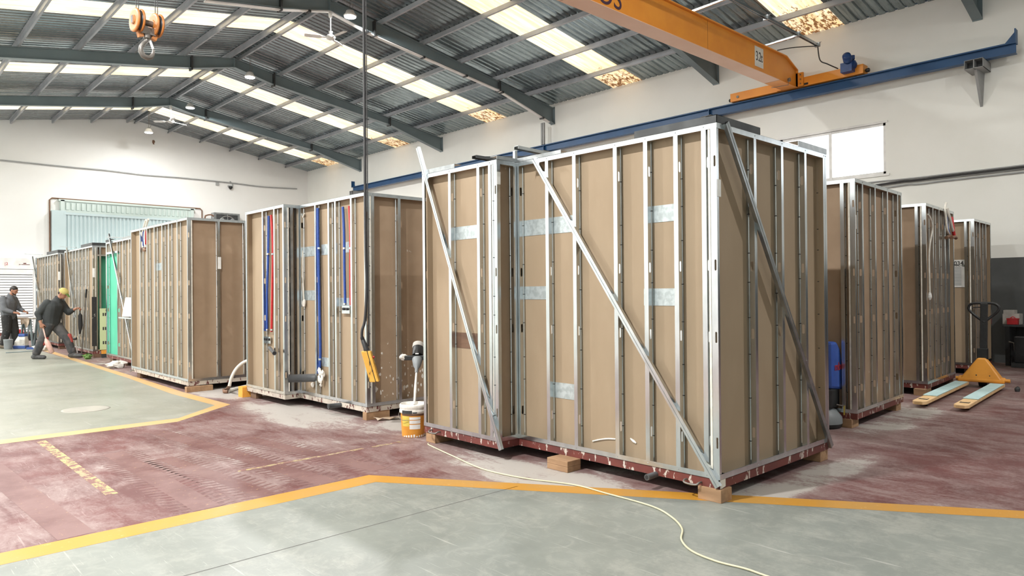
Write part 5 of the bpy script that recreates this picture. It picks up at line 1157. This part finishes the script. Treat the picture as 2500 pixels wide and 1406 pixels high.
def left_side():
    base_ = Vector((4.074, 26.603, 0.000)); zt = .86
    t = thing('trestle_table', 'light board on dark green trestles beside the standing worker at far left', 'table', base_)
    f, s = Vector((.73, -.68, 0)), Vector((.684, .73, 0)); c = base_ + s*.02
    fr = lambda x, y, z: c + f*x + s*y + Vector((0, 0, z))
    b = MB(); b.box((-.42, -.24, zt), (.32, .24, zt + .035), fr=fr); b.build('tabletop', 'white_box', t)
    for x in (-.24, .2):
        b = MB()
        for y in (-.2, .2): b.obox(fr(x - .12, y, 0), fr(x, y*.8, zt), .045, .045); b.obox(fr(x + .10, y, 0), fr(x, y*.8, zt), .045, .045)
        b.obox(fr(x - .07, -.2, .4), fr(x - .07, .2, .4), .03, .03); b.build('trestle', 'rafter', t)
    b = MB(); b.box((-.55, -.20, zt + .0365), (.0, .05, zt + .052), fr=fr); tag(b.build('board_offcut', 'wood'), 'brown offcut board lying on the trestle table', 'offcut')
    b = MB(); b.prism([fr(-.04, -.258, zt + .03), fr(.24, -.258, zt + .03), fr(.22, -.258, zt - .14), fr(.13, -.258, zt - .27), fr(.08, -.258, zt - .13), fr(-.02, -.258, zt - .16)], tuple(s*.012)); tag(b.build('torn_sheet', 'cardboard'), 'ragged brown sheet hanging from the trestle table edge', 'scrap')
    p = Vector((3.794, 25.719, 0.000)); g = lambda x, y, z: p + f*x + s*y + Vector((0, 0, z))
    t = thing('plaster_bag', 'white and blue plaster bag standing in front of the trestle table', 'bag', p)
    b = MB(); b.add([g(*q) for q in ((-.18, -.09, 0), (.17, -.09, 0), (.17, .09, 0), (-.18, .09, 0), (-.14, -.10, .22), (.17, -.10, .22), (.17, .10, .22), (-.14, .10, .22), (-.03, -.05, .44), (.15, -.05, .44), (.15, .05, .44), (-.03, .05, .44))],
        [(3, 2, 1, 0), (0, 1, 5, 4), (1, 2, 6, 5), (2, 3, 7, 6), (3, 0, 4, 7), (4, 5, 9, 8), (5, 6, 10, 9), (6, 7, 11, 10), (7, 4, 8, 11), (8, 9, 10, 11)]); b.build('bag_body', 'bag_white', t, bevel=.02)
    b = MB(); b.box((-.19, -.105, 0), (.18, .1, .10), fr=g); b.box((-.04, -.085, .36), (.16, .07, .45), fr=g); b.build('blue_print', 'bag_blue', t, bevel=.02)
    b = MB(); b.box((.02, -.108, .13), (.15, -.104, .28), fr=g); b.build('print_panel', 'white_box', t)
    p2 = Vector((3.590, 25.724, 0.000)) - s*.12 - f*.06; b = MB(); b.lathe([(.10, 0), (.12, .28), (.125, .30), (.11, .30), (.10, .24), (.0, .24)], p2, n=18); tag(b.build('mixing_bucket', 'machine_grey'), 'dirty grey mixing bucket between the standing worker and the plaster bag', 'bucket')
    b = MB(); p3 = Vector((4.375, 30.226, 0.000)); b.box((p3.x - .12, p3.y - .1, .25), (p3.x + .14, p3.y + .1, .40)); o = tag(b.build('red_crate', 'red_box'), 'small red crate behind the plaster bag', 'crate'); b2 = MB(); b2.box((p3.x - .2, p3.y - .12, 0), (p3.x + .6, p3.y + .4, .249)); tag(b2.build('dark_pallet', 'trousers_paint'), 'low dark pile carrying the red crate by the shutter', 'pallet')
    b = MB(); b.tube([(3.187, 24.050, 0.012), (3.985, 24.164, 0.012)], .012, 6); tag(b.build('green_rod', 'rafter'), 'thin green rod lying on the floor at far left', 'rod')
    b = MB(); q = Vector((3.994, 25.152, 0.030)); b.obox(q - f*.16, q + f*.22, .10, .06); tag(b.build('blue_grey_tube', 'bag_blue'), 'dark blue-grey roll lying on the floor under the trestle table', 'roll')
    q = Vector((4.284, 24.920, 0.000)); b = MB(); rnd = random.Random(2)
    for i, (x, l, m) in enumerate(((.0, 'white broken board leaning behind the walking worker', 'plaster'), (.25, 'pale lump of plaster rubble behind the walking worker', 'plaster'), (.55, 'low heap of white rubble between the walking worker\'s feet', 'bag_white'))):
        b = MB(); c2 = q + f*(x*.7 - .1) - s*.3*i
        if i == 0: b.obox(c2 + Vector((0, 0, .06)), c2 + f*.1 + Vector((0, 0, .45)), .12, .02, tuple(f))
        else: b.blob(c2 + Vector((0, 0, .07)), (.22, .18, .085), None, 9, .28, i)
        tag(b.build('rubble_piece', m), l, 'rubble')
    # folding step with thin legs, broom and sprig in front of pod 5
    p = Vector((4.508, 21.790, 0.000)) - s*.35; g = lambda x, y, z: p + f*x + s*y + Vector((0, 0, z))
    t = thing('folding_trestle', 'small trestle with a curved dark seat and thin pale legs before the fifth pod', 'trestle', p)
    b = MB(); b.tube(bez([g(-.20, 0, .46), g(-.12, 0, .42), g(0, 0, .44), g(.14, 0, .46)]), .035, 8); b.build('seat', 'black', t)
    for x, x2 in ((-.08, 0), (.08, .10)): b = MB(); b.tube([g(x, -.05, .43), g(x2, -.08, 0)], .014, 6); b.tube([g(x, .05, .43), g(x2, .12, 0)], .014, 6); b.build('leg', 'white_paint', t)
    t = thing('long_broom', 'long-handled broom with a black grip leaning against the fifth pod', 'broom', (4.524, 21.589, 0.000))
    A, B = Vector((4.429, 21.183, 0.020)), Vector((4.378, 20.380, 1.746)); b = MB(); b.tube([A, A + (B - A)*.88], .014, 8); b.build('broom_pole', 'hook_steel', t); b = MB(); b.tube([A + (B - A)*.88, B], .022, 8); b.build('grip', 'black', t)
    b = MB(); b.obox(A - f*.12 + Vector((0, 0, .03)), A + f*.12 + Vector((0, 0, .03)), .05, .07); b.build('broom_head', 'rust', t)
    b = MB(); c = Vector((4.346, 20.104, 0.050)); b.blob((c.x, c.y, .07), (.11, .07, .075), None, 8, .4, 7); tag(b.build('green_rag', 'cap_green'), 'small bright green rag on the floor at the corner of the fifth pod', 'rag')
left_side()

# ================================================================== PEOPLE
class Flesh:
    """closed tapered capsules and ellipsoids fused into one continuous skin"""
    def __init__(s): s.b = MB()
    def cap(s, p, q, r1, r2=None, n=12, flat=1.0):
        r2 = r1 if r2 is None else r2; p, q = Vector(p), Vector(q); d = (q - p).normalized()
        a = Vector((0, 1, 0)) if abs(d.y) < .9 else Vector((1, 0, 0)); x = d.cross(a).normalized(); y = d.cross(x); V = []; rings = []
        for i in range(1, 5): t = PI/2*i/4; rings.append((p - d*r1*math.cos(t), r1*math.sin(t)))
        for i in range(0, 4): t = PI/2*i/4; rings.append((q + d*r2*math.sin(t), r2*math.cos(t)))
        for c, r in rings:
            for j in range(n): an = 2*PI*j/n; V.append(c + x*r*math.cos(an)*flat + y*r*math.sin(an))
        k = len(rings); F = [(i*n+j, i*n+(j+1) % n, (i+1)*n+(j+1) % n, (i+1)*n+j) for i in range(k-1) for j in range(n)]
        V += [p - d*r1, q + d*r2]; F += [(k*n, (j+1) % n, j) for j in range(n)] + [(k*n+1, (k-1)*n+j, (k-1)*n+(j+1) % n) for j in range(n)]
        s.b.add(V, F); return s
    def chain(s, pts, rs):
        for i in range(len(pts)-1): s.cap(pts[i], pts[i+1], rs[i], rs[i+1])
        return s
    def ell(s, c, r, rot=0.0, n=16):
        c = Vector(c); V = []; k = 10; m = Matrix.Rotation(rot, 3, 'Y')
        for i in range(1, k):
            ph = PI*i/k
            for j in range(n): V.append(c + m @ Vector((r[0]*math.sin(ph)*math.cos(2*PI*j/n), r[1]*math.sin(ph)*math.sin(2*PI*j/n), r[2]*math.cos(ph))))
        V += [c + m @ Vector((0, 0, r[2])), c - m @ Vector((0, 0, r[2]))]; o = (k-1)*n
        F = [(i*n+j, (i+1)*n+j, (i+1)*n+(j+1) % n, i*n+(j+1) % n) for i in range(k-2) for j in range(n)] + [(o, j, (j+1) % n) for j in range(n)] + [(o+1, o-n+(j+1) % n, o-n+j) for j in range(n)]
        s.b.add(V, F); return s
    def build(s, name, m, parent, voxel=.012, smooth=4, label=None):
        o = s.b.build(name, m, parent, label)
        r = o.modifiers.new('fuse', 'REMESH'); r.mode = 'VOXEL'; r.voxel_size = voxel; r.use_smooth_shade = True
        q = o.modifiers.new('soften', 'SMOOTH'); q.factor = .5; q.iterations = smooth
        return o
def hand(fl, wrist, d, up, curl, side):
    """palm, thumb from the side of the palm and four unequal bent fingers; d = along the hand, up = back of the hand"""
    w = Vector(wrist); d = Vector(d).normalized(); up = Vector(up); up = (up - d*up.dot(d)).normalized(); sd = d.cross(up)*side
    pc = w + d*.045; fl.cap(w, w + d*.02, .026, .028)
    for k in (-1, -.35, .35, 1): fl.cap(w + d*.02 + sd*.014*k, w + d*.078 + sd*.030*k, .017, .0145)
    for k, L in zip((1, .35, -.35, -1), (.070, .080, .074, .056)):
        b0 = w + d*.080 + sd*.030*k; a1 = curl*.5; a2 = curl*1.25; a3 = curl*1.8
        p1 = b0 + (d*math.cos(a1) - up*math.sin(a1))*L*.45; p2 = p1 + (d*math.cos(a2) - up*math.sin(a2))*L*.32; p3 = p2 + (d*math.cos(a3) - up*math.sin(a3))*L*.25
        fl.chain([b0, p1, p2, p3], [.0115, .0105, .0095, .0085])
    t0 = w + d*.025 + sd*.028; t1 = t0 + d*.032 + sd*.028 - up*.012; t2 = t1 + d*.035 + sd*.006 - up*(.012 + .012*curl); fl.chain([t0, t1, t2], [.016, .0125, .0105])
def head(fl, c, tilt):
    """skull, jaw, nose, brow, ears; tilt = chin-down angle"""
    m = Matrix.Rotation(tilt, 3, 'Y'); c = Vector(c); P = lambda x, y, z: c + m @ Vector((x, y, z))
    fl.ell(c, (.098, .076, .112), tilt); fl.ell(P(.035, 0, -.055), (.062, .056, .068), tilt); fl.cap(P(.055, 0, -.092), P(.075, 0, -.095), .026, .020)
    fl.cap(P(.090, 0, .012), P(.112, 0, -.022), .011, .015); fl.cap(P(.080, -.035, .032), P(.080, .035, .032), .014); fl.cap(P(.086, -.020, -.060), P(.086, .020, -.060), .010)
    for s in (-1, 1): fl.ell(P(-.005, s*.078, -.01), (.022, .010, .034), tilt)
    return P
def eyes(P, t):
    for s in (-1, 1): b = MB(); b.blob(P(.088, s*.032, .010), (.009, .010, .008), None, 8); b.build('eye', 'hair', t)
def person(label, J, outfit, loc, rz, sc):
    """J: joints in the person's own frame, x forward, y left, z up"""
    t = thing('person', label, 'person'); V = {k: Vector(v) for k, v in J.items() if not isinstance(v, (float, int))}
    f = Flesh(); P = head(f, V['head'], J['tilt'])
    f.cap(V['neck'], V['head'] + Vector((-.02, 0, -.05)), .058, .052)
    f.chain([V['pelvis'], V['waist'], V['chest'], V['neck']], [.125, .12, .135, .06])
    for s in 'LR':
        sg = 1 if s == 'L' else -1
        f.cap(V['chest'] + Vector((0, 0, .06)), V['sh'+s], .08, .058); f.chain([V['sh'+s], V['el'+s], V['wr'+s]], [.055, .043, .028])
        hand(f, V['wr'+s], V['hd'+s], V['hu'+s], J['curl'+s], sg)
        f.chain([V['pelvis'] + Vector((0, sg*.08, -.02)), V['kn'+s], V['an'+s]], [.088, .058, .042]); f.chain([V['an'+s], V['to'+s]], [.036, .022])
    f.build('body', 'skin', t, .0072, 3); eyes(P, t)
    g = Flesh(); w = outfit['bulk']
    for y in (-.075, .075):
        g.chain([V['pelvis'] + Vector((0, y, .0)), V['waist'] + Vector((0, y*1.1, 0)), V['chest'] + Vector((0, y*1.35, .02))], [.125*w, .13*w, .135*w])
    g.chain([V['pelvis'], V['waist'], V['chest'] + Vector((.01, 0, .02))], [.148*w, .145*w, .152*w]); g.cap(V['chest'] + Vector((.01, 0, .02)), V['neck'] + Vector((.004, 0, 0)), .150*w, .082)
    for s in 'LR':
        g.cap(V['chest'] + Vector((0, 0, .05)), V['sh'+s], .11, .078); e = V['el'+s].lerp(V['wr'+s], outfit['cuff']); g.chain([V['sh'+s], V['el'+s], e], [.080*w, .066*w, .046*w])
    g.build('jacket', outfit['jacket'], t, .012, 4)
    b = MB(); n = V['neck']; dN = (V['head'] - V['neck']).normalized(); b.lathe([(.075, -.02), (.078, .03), (.070, .032)], n, dN, 18); b.build('collar', outfit['jacket'], t, solid=.008)
    g = Flesh()
    g.cap(V['pelvis'] + Vector((0, -.07, 0)), V['pelvis'] + Vector((0, .07, 0)), .138)
    for s in 'LR':
        sg = 1 if s == 'L' else -1; a = V['kn'+s].lerp(V['an'+s], .88); g.chain([V['pelvis'] + Vector((0, sg*.085, -.03)), V['kn'+s], a], [.118*outfit['leg'], .088*outfit['leg'], .074*outfit['leg']])
    g.build('trousers', outfit['trousers'], t, .012, 4)
    for s in 'LR':
        g = Flesh(); a, q = V['an'+s], V['to'+s]; d = (q - a); d.z = 0; d.normalize(); g.cap(a + Vector((0, 0, .09)), a + Vector((0, 0, -.02)), .068, .066); g.cap(a - d*.05 + Vector((0, 0, -.045)), q + d*.02, .056, .050); g.ell(q + d*.03, (.062, .058, .048)); g.build('boot', outfit['boots'], t, .010, 3)
        if outfit.get('knee'): k = V['kn'+s]; dd = (V['an'+s] - k).normalized(); fw = Vector((1, 0, 0)); fw = (fw - dd*fw.dot(dd)).normalized(); g = Flesh(); g.cap(k + fw*.068 + dd*-.06, k + fw*.060 + dd*.08, .056, .050); g.build('knee_pad', 'knee', t, .010, 3)
    g = Flesh(); g.ell(P(-.012, 0, .028), (.102, .084, .098), J['tilt'])
    if outfit['hair'] == 'cap':
        g = Flesh(); g.ell(P(-.004, 0, .045), (.112, .092, .085), J['tilt']); g.build('cap_crown', 'cap_yellow', t, .009, 3)
        g = Flesh(); g.cap(P(.07, 0, .045), P(.145, 0, .012), .062, .045, flat=.16); g.cap(P(.085, -.03, .035), P(.15, -.02, .012), .014, .010); g.cap(P(.085, .03, .035), P(.15, .02, .012), .014, .010); g.build('cap_peak', 'cap_green', t, .008, 3)
        g = Flesh(); g.ell(P(-.045, 0, -.015), (.064, .080, .055), J['tilt']); g.build('hair', 'hair', t, .009, 3)
    else:
        g = Flesh(); g.ell(P(-.014, 0, .040), (.100, .082, .086), J['tilt']); g.ell(P(-.045, 0, .0), (.068, .082, .075), J['tilt']); g.build('hair', 'hair', t, .009, 3)
    if outfit.get('beard'): g = Flesh(); g.cap(P(.035, -.045, -.075), P(.085, 0, -.105), .022, .024); g.cap(P(.035, .045, -.075), P(.085, 0, -.105), .022, .024); g.build('beard', 'hair', t, .009, 3)
    t.location = loc; t.rotation_euler = (0, 0, rz); t.scale = (sc, sc, sc)
    return t, V, P
WALK = dict(head=(.225, 0, 1.535), tilt=.55, neck=(.10, 0, 1.40), chest=(.02, 0, 1.20), waist=(-.03, 0, 1.0), pelvis=(-.05, 0, .86),
    shR=(-.03, -.19, 1.31), elR=(-.20, -.25, 1.07), wrR=(-.125, -.26, .84), hdR=(.25, .02, -1), huR=(0, -1, -.1), curlR=1.15,
    shL=(.06, .19, 1.31), elL=(.20, .24, 1.08), wrL=(.42, .19, 1.17), hdL=(1, -.05, .10), huL=(0, .35, 1), curlL=1.2,
    knR=(-.20, -.10, .46), anR=(-.36, -.10, .10), toR=(-.20, -.11, .045), knL=(.26, .10, .45), anL=(.38, .10, .11), toL=(.545, .10, .06))
OUT = dict(bulk=1.14, cuff=.55, jacket='jacket', trousers='trousers', leg=1.12, boots='boots', knee=True, hair='cap')
RZ2 = R(-43.1)
w2, V2, P2 = person('person in charcoal fleece and yellow-green cap striding right with tools', WALK, OUT, (3.78, 21.0, 0), RZ2, 1.075)
M2 = Matrix.Translation((3.78, 21.0, 0)) @ Matrix.Rotation(RZ2, 4, 'Z') @ Matrix.Scale(1.075, 4)
def tool(name, label, parts, cat='tool'):
    t = thing(name, label, cat, M2 @ Vector(parts[0][1][0]))
    for pn, pts, r, m in parts:
        b = MB(); b.tube([M2 @ Vector(p) for p in pts], r, 10); b.build(pn, m, t)
hR = V2['wrR'] + Vector((.25, .02, -1)).normalized()*.085 + Vector((0, .032, 0)); hL = V2['wrL'] + Vector((.085, 0, -.026))
tool('hand_float', 'pinkish long-handled float held low in the walking person\'s right hand', [('handle', [hR + Vector((-.03, 0, .10)), hR, hR + Vector((.07, 0, -.28))], [.018, .018, .014], 'pink'),
    ('head', [hR + Vector((.06, 0, -.27)), hR + Vector((.09, 0, -.34)), hR + Vector((.11, 0, -.38)), hR + Vector((.21, 0, -.60)), hR + Vector((.215, 0, -.61))], [.02, .055, .062, .055, .02], 'pink')])
tool('long_brush', 'long dark brush hanging from the walking person\'s raised left hand', [('handle', [hL + Vector((0, 0, .06)), hL + Vector((0, 0, -.10))], .014, 'black'), ('bristle_head', [hL + Vector((0, 0, -.09)), hL + Vector((.005, 0, -.14)), hL + Vector((.01, 0, -.38)), hL + Vector((-.01, 0, -.58))], [.02, .048, .055, .018], 'trousers_paint')])
STAND = dict(head=(.075, 0, 1.64), tilt=.42, neck=(-.03, 0, 1.48), chest=(-.08, 0, 1.27), waist=(-.09, 0, 1.06), pelvis=(-.07, 0, .93),
    shR=(-.10, -.19, 1.40), elR=(-.02, -.26, 1.10), wrR=(.22, -.19, 1.01), hdR=(1, .15, -.1), huR=(0, -.4, 1), curlR=.8,
    shL=(-.06, .19, 1.40), elL=(.04, .26, 1.12), wrL=(.27, .14, 1.03), hdL=(1, -.2, -.1), huL=(0, .4, 1), curlL=.8,
    knR=(-.06, -.10, .50), anR=(-.17, -.11, .10), toR=(-.02, -.12, .045), knL=(.02, .10, .50), anL=(.05, .10, .10), toL=(.20, .10, .045))
person('person in grey jacket and paint-spotted trousers standing at the trestle table', STAND, dict(bulk=1.12, cuff=.75, jacket='jacket_grey', trousers='trousers_paint', leg=1.2, boots='boots_tan', hair='short', beard=True), (3.62, 26.2, 0), RZ2, 1.075)
BY = dict(head=(.05, 0, 1.58), tilt=.3, neck=(-.01, 0, 1.43), chest=(-.02, 0, 1.23), waist=(-.03, 0, 1.03), pelvis=(-.03, 0, .90),
    shR=(-.02, -.19, 1.36), elR=(-.03, -.27, 1.08), wrR=(.06, -.27, .86), hdR=(.3, 0, -1), huR=(0, -1, 0), curlR=.6,
    shL=(-.02, .19, 1.36), elL=(-.04, .27, 1.08), wrL=(.05, .28, .86), hdL=(.3, 0, -1), huL=(0, 1, 0), curlL=.6,
    knR=(.01, -.10, .49), anR=(-.03, -.10, .10), toR=(.12, -.11, .045), knL=(.01, .10, .49), anL=(-.03, .10, .10), toL=(.12, .10, .045))
person('person at the right edge, only a pale grey sleeve and hand showing', BY, dict(bulk=1.1, cuff=.92, jacket='sleeve', trousers='trousers_paint', leg=1.1, boots='boots', hair='short'), (15.75, 2.62, 0), R(0), 1.04)
